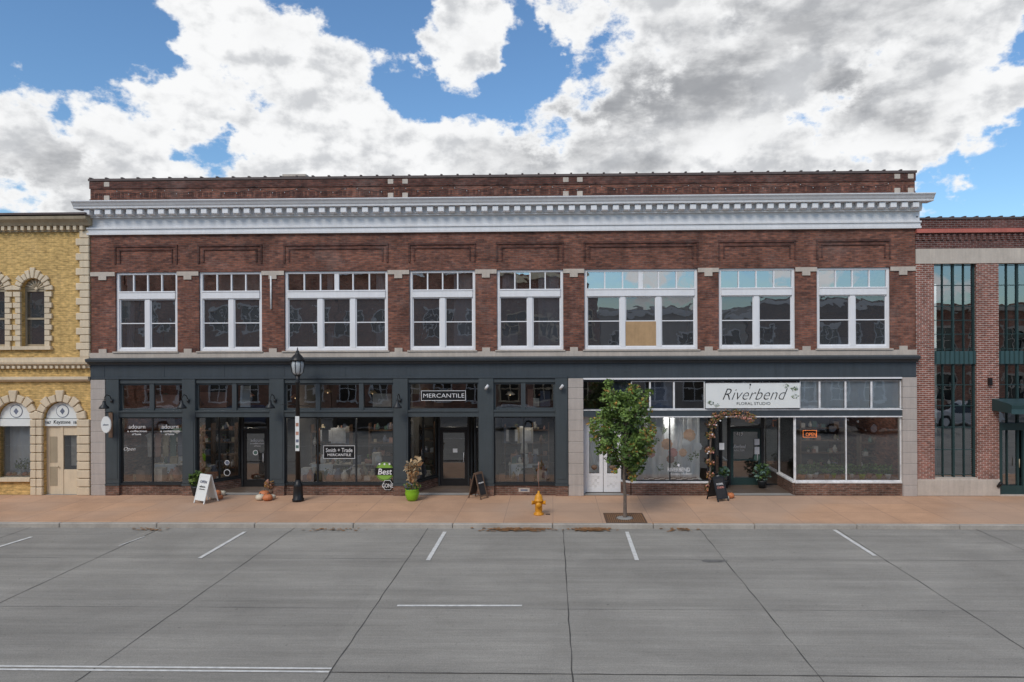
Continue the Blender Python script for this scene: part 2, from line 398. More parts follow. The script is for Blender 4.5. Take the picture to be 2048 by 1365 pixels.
b.box('frieze','whitecor',cx0+.14,cx1-.14,-.19,.0-.002,10.081,10.30)
x=cx0+.22; 
while x<cx1-.35:
    b.prism('dentil','white',[(-.192,10.08),(-.40,10.10),(-.40,10.28),(-.192,10.3)],x,x+.21); x+=.385
b.prism('cornice_crown','whitecor',[(0-.002,10.301),(-.46,10.301),(-.47,10.38),(-.50,10.40),(-.54,10.47),(-.60,10.53),(-.60,10.56),(-.002,10.66)],cx0-.12,cx1+.12)
b.box('stone_band','stone',XL-.02,XR+.02,-.06,-.002,4.97,5.15)
b.box('stone_band','stone',XL-.02,XR+.02,-.03,-.002,4.9,4.968)
for w in WX: b.box('sill','stone',w[0]-.06,w[1]+.06,-.1,.16,5.151,5.2)
for i in range(0,len(edges),2):
    a,c=edges[i],edges[i+1]
    m=(a+c)/2
    b.box('stone_capital','stone',a+.0,c-.0,-.04,-.002,7.93,8.08)
    b.box('stone_capital','stone',m-.14,m+.14,-.045,-.002,7.79,7.929)
    b.box('stone_capital','stone',m-.14,m+.14,-.045,-.002,5.151,5.29)
def upwin(x0,x1,n,tp,idx):
    y0,y1=.07,.17
    fw=.1
    b.box('window_frame','white',x0,x0+fw,y0,y1+.1,5.2,WT); b.box('window_frame','white',x1-fw,x1,y0,y1+.1,5.2,WT)
    b.box('window_frame','white',x0+fw,x1-fw,y0+.002,y1+.1,7.98,WT); b.box('window_frame','white',x0+fw,x1-fw,y0+.002,y1+.1,5.2,5.3)
    b.box('window_frame','white',x0+fw,x1-fw,y0-.03,y1+.1,7.1,7.38)
    b.box('window_frame','white',x0+fw,x1-fw,y0-.05,y0-.031,7.33,7.38)
    W=x1-x0-2*fw
    for k in range(1,tp): 
        xx=x0+fw+W*k/tp; wd=.022 if not (n==3 and k==3) else .08
        b.box('muntin','white',xx-wd,xx+wd,y0+.02,y1,7.38,7.98)
    for k in range(tp):
        xa=x0+fw+W*k/tp; xb=x0+fw+W*(k+1)/tp; j=R.uniform(-.003,.003); j2=R.uniform(-.003,.003)
        b.quad('transom_glass','glassup',(xa,y0+.06+j,7.38),(xb,y0+.06-j,7.38),(xb,y0+.06-j+j2,7.98),(xa,y0+.06+j+j2,7.98))
    for k in range(1,n):
        xx=x0+fw+W*k/n; b.box('window_frame','white',xx-.09,xx+.09,y0+.004,y1+.1,5.3,7.1)
    for k in range(n):
        xa=x0+fw+W*k/n+(.09 if k else 0); xb=x0+fw+W*(k+1)/n-(.09 if k<n-1 else 0)
        b.box('sash_rail','white',xa,xb,y0+.05,y1,6.2,6.235)
        for (za,zb) in ((5.3,5.35),(7.06,7.1)): b.box('sash_rail','white',xa,xb,y0+.04,y1,za,zb)
        for q in (xa,xb-.035): b.box('sash_rail','white',q,q+.035,y0+.042,y1,5.35,7.06)
        for za,zb in ((5.3,6.2),(6.2,7.1)):
            j=R.uniform(-.006,.006); j2=R.uniform(-.004,.004)
            b.quad('sash_glass','glasssc',(xa,y0+.075+j,za),(xb,y0+.075-j,za),(xb,y0+.075-j+j2,zb),(xa,y0+.075+j+j2,zb))
        if R.random()<.4:
            zz=R.choice([6.2,6.5,5.9]); b.box('roller_blind','greyblind',xa,xb,.3,.31,zz,7.1)
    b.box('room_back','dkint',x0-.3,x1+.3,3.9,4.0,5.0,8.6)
for i,w in enumerate(WX): upwin(*w,i)
b.box('plywood_panel','wood',fx(1252),fx(1313),.105,.115,5.33,6.2)
b.box('upper_floor','floor',XL+.31,XR-.31,.36,21,4.6,4.75); b.box('upper_ceiling','ceil',XL+.31,XR-.31,.36,21,8.6,8.7)
def curtain(G_,x0,x1,y,z0,z1,mat='cloth',amp=.04,n=30,part='curtain'):
    v=[];f=[]
    for i in range(n+1):
        x=x0+(x1-x0)*i/n; yy=y+amp*math.sin(i*1.9+math.sin(i*.7)*1.5)
        v+= [(x,yy,z0),(x+.01,yy*1.0,z1)]
    for i in range(n): f.append((2*i,2*i+2,2*i+3,2*i+1))
    G_.raw(part,mat,v,f,True)
for wi,(t0,t1) in ((3,(.65,.93)),(4,(.07,.3)),(4,(.62,.93)),(2,(.38,.44)),(2,(.86,.95)),(0,(.08,.2))):
    w=WX[wi]; L=w[1]-w[0]; curtain(b,w[0]+L*t0,w[0]+L*t1,.4,5.3,8.0,'cloth',n=11)
curtain(b,WX[1][0]+.5,WX[1][1]-.2,.5,7.2,8,'g0',n=14)
for wi in range(8):
    w=WX[wi]
    for k in range(3): 
        xx=R.uniform(w[0],w[1]); b.box('stored_furniture','g%d'%R.randrange(7),xx-.3,xx+.3,1.2,1.6,4.76,R.uniform(5.5,6.3))
for u,v in ((683,600),(688,603),(693,599),(700,602)): b.lathe('chandelier_bulb','bulb',(fx(u,1.5),1.5,fz(v,u,1.5)),[(.005,0),(.02,.02),(.005,.05)],6)
b.tube('wall_conduit','g4',[(fx(543),-.03,7.9),(fx(543),-.03,6.7)],.03,6)
b.prism('storefront_cornice','blueg',[(-.002,4.72),(-.1,4.72),(-.13,4.78),(-.27,4.83),(-.3,4.9),(-.3,4.93),(-.062,4.968),(-.002,4.968)],XL-.03,XR+.03)
b.box('fascia','blueg',XL,XR,-.04,.3,4.19,4.719)
for k in range(14):
    xx=XL+.5+k*(XR-XL-1)/13; b.box('fascia_seam','blueg',xx-.02,xx+.02,-.05,-.041,4.19,4.719)
b.box('fascia_mould','blueg',fx(185),fx(1135),-.09,-.041,4.2,4.26)
for u0,u1 in ((184,213),(1136,1166),(1803,1831)):
    z=0
    while z<4.18:
        zz=min(z+.385,4.185); b.box('stone_pier','stoneG',fx(u0),fx(u1),-.1,.3,z,zz-.012); z=zz
    b.box('pier_core','concrete',fx(u0)+.02,fx(u1)-.02,-.09,.29,0,4.18)
posts=[(214,240),(366,392),(540,569),(787,816),(957,987),(1110,1135)]
for u0,u1 in posts:
    a,c=fx(u0),fx(u1)
    b.box('post','char',a,c,-.09,.25,.42,4.185); b.box('post_base','brickbase',a-.005,c+.005,-.11,.25,0.0,.36); b.box('post_base_cap','char',a-.02,c+.02,-.13,.25,.361,.419)
    b.box('post_panel','char',a+.06,c-.06,-.105,-.091,.6,2.7)
openL=[(240,366),(392,540),(569,787),(816,957),(987,1110)]
for u0,u1 in openL:
    a,c=fx(u0),fx(u1)
    b.box('mid_beam','char',a,c,-.06,.22,2.82,3.06); b.box('mid_beam_lip','char',a,c,-.1,-.061,3.0,3.06)
    b.box('head_beam','char',a,c,-.03,.22,4.04,4.185)
def glaze(G_,a,c,z0,z1,fr='chard',fw=.05,splits=(),gm='glass',nm='glazing_frame'):
    a=Vector(a);c=Vector(c);L=(c-a).length;d=(c-a)/L
    G_.obox(nm,fr,a,c,z0,z0+fw,.07); G_.obox(nm,fr,a,c,z1-fw,z1,.07)
    for t in [0]+list(splits)+[1]:
        s0=max(0,t*L-fw/2); s1=min(L,t*L+fw/2)
        if t==0: s1=fw
        if t==1: s0=L-fw
        G_.obox(nm,fr,a+d*s0,a+d*s1,z0+fw,z1-fw,.066)
    G_.quad('shop_glass',gm,(a.x,a.y,z0+fw*.5),(c.x,c.y,z0+fw*.5),(c.x,c.y,z1-fw*.5),(a.x,a.y,z1-fw*.5))
def fr(u,u0,u1): return (u-u0)/(u1-u0)
for u0,u1,sp in ((240,366,[303]),(392,540,[468]),(569,787,[635,722]),(816,957,[]),(987,1110,[1046])):
    glaze(b,(fx(u0),.08),(fx(u1),.08),3.06,4.04,'char',.07 if sp else .05,[fr(s,u0,u1) for s in sp])
    for s in sp:
        b.box('transom_mullion','char',fx(s)-.08,fx(s)+.08,.0,.07,3.06,4.04)
for u0,u1,sp in ((240,366,[303]),(569,787,[634,711]),(987,1110,[1047])):
    a,c=fx(u0),fx(u1)
    glaze(b,(a,.06),(c,.06),.42,2.82,'chard',.05,[fr(s,u0,u1) for s in sp])
    b.box('bulkhead','brickbase',a,c,.0,.2,.0,.36); b.box('bulkhead_sill','chard',a,c,-.04,.22,.361,.42)
def entry(G_,pl,pr,bl,br,yb,door,zt,bm='brickbase',fm='chard',dm='black',kick=.42,sides=True):
    if sides:
      for a,c in ((pl,bl),(br,pr)):
        if (Vector(a)-Vector(c)).length>.3:
            G_.obox('bulkhead',bm,a,c,0,kick-.06,.14); G_.obox('bulkhead_sill',fm,a,c,kick-.06,kick,.18)
            glaze(G_,a,c,kick,zt,fm,.05,[.5])
      G_.raw('entry_soffit','ceil',[(pl[0],pl[1]-.0,zt+.002),(pr[0],pr[1],zt+.002),(br[0]+.001,yb+.3,zt+.002),(bl[0],yb+.3,zt+.002)],[(0,1,2,3)])
      G_.raw('entry_floor','concrete',[(pl[0],-.0,.012),(pr[0],-.0,.012),(pr[0],yb+.05,.02),(pl[0],yb+.05,.02)],[(0,1,2,3)])
    d0,d1=door
    for (a,c) in ((bl[0],d0),(d1,br[0])):
        if c-a>.12: glaze(G_,(a,yb),(c,yb),.02,zt,fm,.05)
    G_.box('door_frame',fm,d0,d0+.07,yb-.06,yb+.06,0,zt); G_.box('door_frame',fm,d1-.07,d1,yb-.06,yb+.06,0,zt)
    G_.box('door_frame',fm,d0+.07,d1-.07,yb-.06,yb+.06,2.18,2.26)
    G_.quad('shop_glass','glass',(d0+.07,yb,2.26),(d1-.07,yb,2.26),(d1-.07,yb,zt),(d0+.07,yb,zt))
    a,c=d0+.08,d1-.08
    G_.box('door',dm,a,a+.1,yb-.03,yb+.03,.02,2.17); G_.box('door',dm,c-.1,c,yb-.03,yb+.03,.02,2.17)
    G_.box('door',dm,a+.1,c-.1,yb-.03,yb+.03,.02,.3); G_.box('door',dm,a+.1,c-.1,yb-.03,yb+.03,2.05,2.17); G_.box('door',dm,a+.1,c-.1,yb-.03,yb+.03,.95,1.0)
    G_.quad('door_glass','glass',(a+.1,yb,.3),(c-.1,yb,.3),(c-.1,yb,2.05),(a+.1,yb,2.05))
    G_.tube('door_handle','g4',[(c-.13,yb-.08,.95),(c-.13,yb-.08,1.3)],.015,6)
entry(b,(fx(392),.1),(fx(540),.1),(fx(479,1.4),1.4),(fx(539,1.4)+.25,1.4),1.4,(fx(483,1.4),fx(538,1.4)),2.82)
entry(b,(fx(816),.1),(fx(957),.1),(fx(872,1.6),1.6),(fx(942,1.6),1.6),1.6,(fx(876,1.6),fx(938,1.6)),2.82)
b.box('door_notice','decal',fx(905,1.55),fx(914,1.55),1.54,1.545,1.3,1.45)
XM=fx(1150)
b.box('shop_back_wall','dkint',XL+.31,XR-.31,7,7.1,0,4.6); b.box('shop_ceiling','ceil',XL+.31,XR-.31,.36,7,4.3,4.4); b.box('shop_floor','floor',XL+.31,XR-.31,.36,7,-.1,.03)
for u in (553,800,972): b.box('party_wall','warmwall',fx(u)-.05,fx(u)+.05,2.2,6.9,.03,4.29)
b.box('party_wall','warmwall',XM-.1,XM+.1,.3,6.9,.03,4.29)
def goods(G_,x0,x1,y0,y1,z0,n,big=.3,part='display_goods'):
    for _ in range(n):
        x=R.uniform(x0,x1);y=R.uniform(y0,y1);s=R.uniform(.4,1)*big;m='g%d'%R.randrange(7); q=R.random()
        if q<.35: G_.box(part,m,x-s/3,x+s/3,y-s/3,y+s/3,z0,z0+s*R.uniform(.4,1))
        elif q<.8: G_.lathe(part,m,(x,y,z0),[(s*.22,0),(s*.34,s*.3),(s*.3,s*.6),(s*.12,s*.85),(s*.16,s)],10)
        else:
            G_.lathe(part,m,(x,y,z0),[(s*.15,0),(s*.2,s*.35)],8); G_.leaves('display_greenery',['leaf','leafd','leafdry'],(x,y,z0+s*.7),(s*.35,s*.3,s*.4),22,.08)
def shelf(G_,x0,x1,y,zs,mat='woodd'):
    for z in zs:
        G_.box('shelf',mat,x0,x1,y,y+.35,z,z+.03); goods(G_,x0+.1,x1-.1,y+.08,y+.25,z+.031,int((x1-x0)*5),.3)
    for q in (x0,x1-.04): G_.box('shelf_upright',mat,q,q+.04,y,y+.35,.03,zs[-1]+.3)
for u0,u1 in ((242,364),(571,785),(989,1108)):
    a,c=fx(u0)+.1,fx(u1)-.1
    b.box('display_deck','woodd',a,c,.3,1.0,.04,.45); goods(b,a,c,.3,.9,.451,int((c-a)*9),.55)
    shelf(b,a+.1,a+(c-a)*.45,2.0,(.5,1.0,1.5,2.0)); shelf(b,a+(c-a)*.6,c-.1,2.6,(.5,1.0,1.5,2.0))
    b.box('display_table','g0',a+.3,c-.4,1.3,1.8,.85,.9); goods(b,a+.4,c-.5,1.35,1.75,.901,int((c-a)*7),.45)
    b.box('table_cloth','cloth',a+.4,a+1.2,1.25,1.29,.4,.9)
    for k in range(3): 
        xx=R.uniform(a+.3,c-.3); b.box('picture_frame','g%d'%R.randrange(7),xx-.25,xx+.25,1.9,1.93,1.6,2.2); b.box('picture_mat','g4',xx-.17,xx+.17,1.88,1.899,1.68,2.12)
    for k in range(4): b.tube('table_leg','g0',[(a+.35+(k%2)*(c-a-.8),1.35+.4*(k//2),.03),(a+.35+(k%2)*(c-a-.8),1.35+.4*(k//2),.85)],.03,6)
shelf(b,fx(400,2.8),fx(470,2.8),2.8,(.5,1.0,1.5,2.0)); shelf(b,fx(822,3.2),fx(868,3.2),3.2,(.5,1.0,1.5,2.0)); goods(b,fx(405,1.6),fx(455,1.8),1.6,2.2,.03,14,.8); goods(b,fx(822,1.6),fx(858,1.8),1.9,2.5,.03,8,.8)
for k in range(7):
    xx=fx(262)+k*.28; b.plate('garment','g%d'%((k*3)%7),[(xx-.1,1.2),(xx+.1,1.2),(xx+.12,1.9),(xx+.2,2.0),(xx+.03,2.12),(xx-.03,2.12),(xx-.2,2.0),(xx-.12,1.9)],1.2+.02*k,1.215+.02*k)
b.tube('garment_rail','g4',[(fx(250),1.3,2.15),(fx(355),1.3,2.15)],.015,6)
b.lathe('table_lamp','g0',(fx(1048,.8),.8,.9),[(.09,0),(.05,.1),(.03,.5),(.16,.5),(.1,.85)],12)
for u,y,z in ((590,3,3.3),(655,4,3.45),(745,4,3.4),(435,3,3.4),(500,4,3.3),(850,2.5,3.6),(900,3.5,3.5),(1020,3,3.4),(1085,4,3.3),(265,3,3.5),(330,4,3.3)):
    xx=fx(u,y); b.tube('pendant_cord','black',[(xx,y,4.3),(xx,y,z)],.008,4); b.lathe('pendant_bulb','bulb',(xx,y,z-.04),[(.008,0),(.02,.015),(.018,.035),(.01,.04)],8)
    b.lathe('pendant_shade','g%d'%R.randrange(7),(xx,y,z),[(.2,0),(.05,.14)],12)
for u0,u1,m in ((314,360,'g3'),(400,455,'g3'),(1055,1066,'g3'),(1066,1078,'g0'),(1080,1100,'g5'),(825,850,'g3'),(868,886,'g1'),(745,782,'g0'),(320,335,'cloth'),(480,500,'cloth')): 
    b.box('transom_goods',m,fx(u0,.9),fx(u1,.9),.9 if u1-u0<42 else .8,.93 if u1-u0<42 else .82,3.1,R.uniform(3.4,3.9))
# light of the lit shop pendants, plus added points brightening the Riverbend displays
def point_light(x,y,z,e,c=(1,.88,.74)):
    l=bpy.data.lights.new('shop_lamp_fill','POINT'); l.energy=e; l.color=c; l.shadow_soft_size=.12
    o=bpy.data.objects.new('shop_lamp_fill',l); sc.collection.objects.link(o); o.location=(x,y,z); o.parent=b.e
for u,y,e in ((303,1.7,17),(440,2.6,13),(620,1.7,16),(740,1.8,16),(880,3.0,12),(1047,1.7,15)): point_light(fx(u),y,2.75,e)
for u,y,e in ((1340,.8,24),(1500,3.0,12),(1650,1.6,16),(1755,1.6,16)): point_light(fx(u),y,2.72,e,(1,.95,.9))  # fill added without fixtures to brighten the Riverbend side
def goose(u):
    x=fx(u); y=-.1
    b.lathe('gooseneck_mount','chard',(x,y-.02,3.42),[(.05,-.05),(.05,.05)],8)
    b.tube('gooseneck_arm','chard',[(x,y,3.42),(x,y-.12,3.6),(x,y-.3,3.66),(x,y-.42,3.58),(x,y-.45,3.45)],.016,6)
    b.lathe('gooseneck_shade','chard',(x,y-.45,3.18),[(.17,0),(.15,.06),(.06,.16),(.04,.28)],14)
for u in (227,379,552,801): goose(u)
for u in (974,1122):
    x=fx(u); b.tube('spotlight_body','g4',[(x-.04,-.22,3.82),(x+.06,-.3,3.95)],.05,8); b.tube('spotlight_arm','chard',[(x,-.08,3.88),(x,-.25,3.88)],.02,6)
b.box('vent_plate','stone',fx(1036),fx(1058),-.012,-.002,.12,.26); b.box('vent_slot','g5',fx(1040),fx(1054),-.016,-.013,.16,.22)
b.box('vertical_sign','woodd',fx(221),fx(229),-.13,-.11,2.1,3.0)
def FT(t,u0,u1,v0,v1,y,mat='decal',sh=0,off=0,G_=None,name='lettering'):
    uc=(u0+u1)/2; x0,x1=fx(u0,y),fx(u1,y); z0,z1=fz(v1,uc,y),fz(v0,uc,y)
    (G_ or b).text(t,(x0+x1)/2,(z0+z1)/2,x1-x0,z1-z0,y,mat,sh,off,name=name)
for a in (257,323):
    FT('adourn',a,a+33,849,857,.03,off=-.01); FT('a collection',a-3,a+36,860,864,.03); FT('of home',a+6,a+24,866,870,.03,sh=.3)
FT('Open',246,269,894,903,.03,sh=.3,off=-.015)
FT('adourn',501,526,877,883,1.34); FT('a collection',500,527,885,888,1.34); FT('of home',507,520,890,893,1.34,sh=.3)
FT('MERCANTILE',846,928,787,795,.02,off=-.012)
def outline(u0,u1,v0,v1,y,w=.014,mat='decal',fill=None):
    uc=(u0+u1)/2;x0,x1=fx(u0,y),fx(u1,y);z0,z1=fz(v1,uc,y),fz(v0,uc,y)
    if fill: b.box('sign_panel',fill,x0,x1,y+.006,y+.014,z0,z1)
    b.box('sign_border',mat,x0,x1,y-.004,y+.004,z0,z0+w); b.box('sign_border',mat,x0,x1,y-.004,y+.004,z1-w,z1)
    b.box('sign_border',mat,x0,x0+w,y-.004,y+.004,z0+w,z1-w); b.box('sign_border',mat,x1-w,x1,y-.004,y+.004,z0+w,z1-w)
outline(842,931,781,801,.02,fill='black')
outline(646,709,891,917,.02,fill='black')
FT('Smith + Trade',651,704,896,904,.01); FT('MERCANTILE',654,701,907,912,.01)
def disc(u,v,r,y,mat,t=.01,G_=None,n=28,part='badge'):
    x,z=fx(u,y),fz(v,u,y); (G_ or b).plate(part,mat,[(x+r*math.cos(a*2*math.pi/n),z+r*math.sin(a*2*math.pi/n)) for a in range(n)],y,y+t)
disc(768,943,.33,.016,'badge'); disc(768,943,.31,.012,'black',.003); disc(768,943,.295,.008,'badge',.003)
x_,z_=fx(768),fz(943,768); b.box('badge_band','black',x_-.34,x_+.34,.002,.006,z_-.13,z_+.13)
FT('Best',754,782,937,949,-.004,off=.01,sh=.15)
for k in range(3): disc(758+k*10,928,.035,.002,'decal',.004)
disc(774,970,.2,-.055,'g4',n=6); disc(774,970,.18,-.062,'black',.004,n=6); FT('GONE',763,785,967,975,-.068)
disc(453,925,.09,.7,'decal'); disc(453,925,.07,.69,'g5',.004); disc(453,945,.12,.75,'decal');disc(453,945,.1,.742,'black',.004)
disc(510,905,.1,1.33,'decal'); disc(510,905,.07,1.32,'g2',.004)

# ---------------- Riverbend side ----------------
RL,RR=fx(1166),fx(1803)
b.box('riverbend_head','white',RL,RR,-.05,.2,4.13,4.188)
b.box('riverbend_head2','chard',RL,RR,-.0,.2,4.07,4.129)
b.box('riverbend_beam','blueg',RL,RR,-.03,.25,2.8,3.06)
b.box('riverbend_beam_trim','g4',RL,RR,-.05,-.031,3.03,3.06); b.box('riverbend_beam_trim','g4',fx(1258),RR,-.045,-.031,2.78,2.82)
tr=[1166,1218,1262,1300,1348,1410,1600,1640,1692,1744,1803]
for i in range(len(tr)-1):
    glaze(b,(fx(tr[i]),.08),(fx(tr[i+1]),.08),3.06,4.07,'g4' if i>=6 or i in(2,3,4) else 'chard',.03)
    if i>=6: curtain(b,fx(tr[i])+.02,fx(tr[i+1])-.02,.2,3.06,4.2,n=12,amp=.03)
    if i in(1,3): curtain(b,fx(tr[i])+.02,fx(tr[i+1])-.02,.45,3.06,4.2,'g5',n=12)
yd=.35
d0,d1=fx(1170,yd),fx(1241,yd); dm=(d0+d1)/2
b.box('side_jamb','white',RL-.02,d0,.3,yd+.05,0,2.8)
for a,c in ((d0,dm-.01),(dm+.01,d1)):
    b.box('white_door','white',a,a+.13,yd,yd+.05,.05,2.78); b.box('white_door','white',c-.13,c,yd,yd+.05,.05,2.78)
    b.box('white_door','white',a+.13,c-.13,yd,yd+.05,2.2,2.78); b.box('white_door','white',a+.13,c-.13,yd,yd+.05,.05,.2)
    b.box('white_door','white',a+.13,c-.13,yd,yd+.05,.62,.72)
    for k in range(4):
        for j in range(4):
            w=(c-a-.26)/4; b.box('door_check','white' if (k+j)%2 else 'g4',a+.13+k*w,a+.13+(k+1)*w,yd+.01,yd+.03,.2+.105*j,.2+.105*(j+1))
    b.quad('door_glass','glass',(a+.13,yd+.02,.72),(c-.13,yd+.02,.72),(c-.13,yd+.02,2.2),(a+.13,yd+.02,2.2))
    curtain(b,a+.13,c-.13,yd+.12,.72,2.25,n=10)
    b.lathe('door_wreath','woodd',((a+c)/2,yd-.03,.85),[(.02,0),(.1,.06),(.12,.12),(.05,.18)],8,sy=.3)
b.raw('entry_floor','concrete',[(RL,0,.012),(fx(1258),0,.012),(fx(1258),yd,.02),(RL,yd,.02)],[(0,1,2,3)])
P=[(d1+.03,yd+.02),(fx(1262),.08),(fx(1417),.08),(fx(1440,1.8),1.8)]
for i in range(3):
    a,c=P[i],P[i+1]
    b.obox('bulkhead','brickbase',a,c,0,.44,.14); b.obox('bulkhead_sill','g4',a,c,.44,.5,.18)
    glaze(b,a,c,.5,2.8,'chard',.04,[.5])
b.box('display_deck','sign',fx(1262)+.1,fx(1417)-.1,.2,1.3,.4,.44)
k=0
xx=fx(1262)+.12
while xx<fx(1417)-.3:
    for j in range(5):
        if (k+j)%2: b.box('checker_tile','black',xx,xx+.2,.2+.2*j,.4+.2*j,.441,.447)
    xx+=.2;k+=1
curtain(b,fx(1275),fx(1412),1.1,.45,2.9,n=44,amp=.07)
curtain(b,fx(1300),fx(1335),.7,1.3,2.9,n=14,amp=.05); curtain(b,fx(1262)+.1,fx(1290),.5,.45,2.9,n=10,amp=.05); curtain(b,fx(1355),fx(1372),.6,.8,2.9,n=8,amp=.05)
def flower(G_,u,v,y,r,mat):
    x,z=fx(u,y),fz(v,u,y)
    for ring,(rr,k) in enumerate(((1,9),(.7,7),(.4,5))):
        for i in range(k):
            a=2*math.pi*i/k+ring*.4; cx,cz=x+rr*r*.55*math.cos(a),z+rr*r*.55*math.sin(a); q=r*.42*(1-.2*ring)
            pts=[(cx+q*math.cos(a+t)*(1 if abs(t)<2 else .7),cz+q*math.sin(a+t)) for t in (0,.8,1.6,2.4,3.1,3.9,4.7,5.5)]
            G_.plate('paper_flower',mat,pts,y-.05*ring-.01*i/k,y-.05*ring-.01*i/k+.004)
for u,v,r,m in ((1378,870,.24,'peach'),(1333,888,.22,'peach'),(1345,905,.18,'pink'),(1372,885,.17,'cloth'),(1395,893,.16,'cloth'),(1300,905,.2,'pink'),(1340,918,.16,'g3'),(1365,905,.16,'peach'),(1310,862,.15,'cloth')): flower(b,u,v,.35,r,m)
for u,v in ((1312,880),(1328,860),(1352,930),(1380,915),(1320,935),(1390,910),(1295,885)):
    x,z=fx(u,.4),fz(v,u,.4); b.leaves('display_greenery',['leaf','leafd'],(x,.4,z),(.14,.06,.14),40,.08)
FT('RIVERBEND',1334,1379,935,943,.03,off=.005); FT('FLORAL STUDIO',1340,1381,946,950,.03); disc(1356,930,.05,.03,'decal',.004,n=6)
yb=1.8
b.raw('entry_floor','concrete',[(fx(1417),0,.012),(fx(1590),0,.012),(fx(1590),yb,.02),(fx(1417),yb,.02)],[(0,1,2,3)])
entry(b,(0,0),(0.1,0),(fx(1441,yb),yb),(fx(1557,yb),yb),yb,(fx(1456,yb),fx(1524,yb)),2.8,dm='green',sides=False) 
a,c=(fx(1557,yb),yb),(fx(1590),.08)
b.obox('bulkhead','brickbase',a,c,0,.44,.14); b.obox('bulkhead_sill','g4',a,c,.44,.5,.18); glaze(b,a,c,.5,2.8,'g4',.04)
b.raw('entry_soffit','ceil',[(fx(1417),.1,2.803),(fx(1590),.1,2.803),(fx(1557,yb),yb+.2,2.803),(fx(1440,yb),yb+.2,2.803)],[(0,1,2,3)])
a,c=(fx(1590),.08),(RR,.08)
b.obox('bulkhead','brickbase',a,c,0,.44,.14); b.obox('bulkhead_sill','g4',a,c,.44,.5,.18); glaze(b,a,c,.5,2.8,'g4',.035,[fr(1693,1590,1803)])
FT('419',1472,1485,864,871,1.73); FT('Riverbend',1466,1490,889,896,1.74,sh=.3); FT('FLORAL STUDIO',1468,1488,899,902,1.74)
b.box('door_notice','decal',fx(1508,1.74),fx(1518,1.74),1.73,1.735,1.55,1.78); b.box('door_notice','decal',fx(1508,1.74),fx(1518,1.74),1.73,1.735,1.2,1.48); b.box('door_notice','decal',fx(1437,.9),fx(1447,.9),.85,.855,1.5,1.75)
disc(1513,915,.12,1.73,'g2')
b.box('plant_table','g5',fx(1600,.9),fx(1790,.9),.4,1.2,.45,.5)
shelf(b,fx(1720,2.4),fx(1800,2.4),2.4,(.5,1,1.5),'g1'); shelf(b,fx(1600,3.2),fx(1690,3.2),3.2,(.5,1,1.5,2),'g1')
for k in range(11):
    x=fx(1602)+.15+k*.31; y=R.uniform(.4,.9); s=R.uniform(.09,.15)
    b.lathe('plant_pot',R.choice(['sign','lime','g3','sign']),(x,y,.501),[(s*.6,0),(s,.16),(s*1.05,.18)],12)
    b.leaves('shop_plant',['leaf','leafd','leaf'],(x,y,.85),(.24,.16,.2),90,.13)
b.box('open_sign_panel','black',fx(1608),fx(1635),.14,.16,fz(875,1621),fz(862,1621))
FT('OPEN',1611,1632,865.3,872,.115,'neon',off=-.005,name='open_sign_lettering')
for z0 in (861.5,875): 
    b.box('open_sign_tube','neon',fx(1608),fx(1635),.12,.13,fz(z0,1621)-.008,fz(z0,1621)+.008)
for u in (1608,1635): b.box('open_sign_tube','neon',fx(u)-.008,fx(u)+.008,.12,.13,fz(875,1621),fz(861.5,1621))
b.done({'window_frame':.008,'cornice_crown':.008,'post':.01,'stone_block':.01,'stone_pier':.01,'dentil':.01})

s=G('shop_sign_board'); y=-.12
x0,x1=fx(1411,y),fx(1599,y); z0,z1=fz(815,1505,y),fz(767,1505,y)
s.box('board','sign',x0,x1,y,y+.03,z0,z1)
for a in ((x0,x1,z0-.02,z0),(x0,x1,z1,z1+.02)): s.box('board_trim','g4',a[0],a[1],y-.005,y+.03,a[2],a[3])
FT('Riverbend',1440,1570,777,799,y-.006,'black',sh=.45,off=-.018,G_=s); FT('FLORAL STUDIO',1473,1540,804,809.5,y-.006,'chard',off=-.01,G_=s)
for u,v,n in ((1588,777,40),(1590,792,20),(1420,806,30),(1572,772,16),(1432,811,16)):
    s.leaves('printed_leaves',['leaf','g2','leafd'],(fx(u,y),y-.01,fz(v,u,y)),(.13,.006,.09),n,.06)
x,z=fx(1499,y),fz(772,1499,y)
s.tube('mark_stem','black',[(x,y-.006,z-.1),(x+.02,y-.006,z+.04)],.006,4); s.lathe('mark_bud','black',(x+.02,y-.006,z+.02),[(.01,0),(.035,.03),(.01,.07)],6,sy=.1)
s.done()
g=G('floral_garland')
pts=[(1416,975),(1418,950),(1420,925),(1419,900),(1421,870),(1424,848),(1432,834),(1450,828),(1470,826),(1488,830),(1500,836)]
for i,(u,v) in enumerate(pts):
    y=-.1 if i>4 else -.05
    x,z=fx(u,y),max(.12,fz(v,u,y)); r=.17 if i>4 else .13
    g.leaves('foliage',['leafdry','leafd','leaft','g3','leafdry'],(x,y,z),(r*1.3,.12,r*1.1),110,.08)
    for k in range(4): 
        q=(x+R.uniform(-.14,.14),y-.1,z+R.uniform(-.12,.12)); g.lathe('blossom',R.choice(['pump','cloth','pink','g3','g3']),q,[(.01,-.03),(.035,0),(.01,.025)],7)
g.tube('garland_core','bark',[(fx(u),-.04,max(.05,fz(v,u))) for u,v in pts],.03,5)
g.done()
for (u,v,y0,sz) in ((1523,955,1.2,.33),(1447,950,1.2,.2)):
    g=G('potted_shrub'); x=fx(u,y0)
    g.lathe('pot','chard',(x,y0,.02),[(.12,0),(.17,.25),(.18,.28)],14); g.leaves('foliage',['leafd','g2'],(x,y0,.62),(sz,sz*.8,sz),220,.14)
    g.tube('stem','bark',[(x,y0,.2),(x,y0,.6)],.02,5); g.done()
g=G('hanging_shop_sign'); x,y=fx(211,-.45),-.45; z=fz(849,211,y)
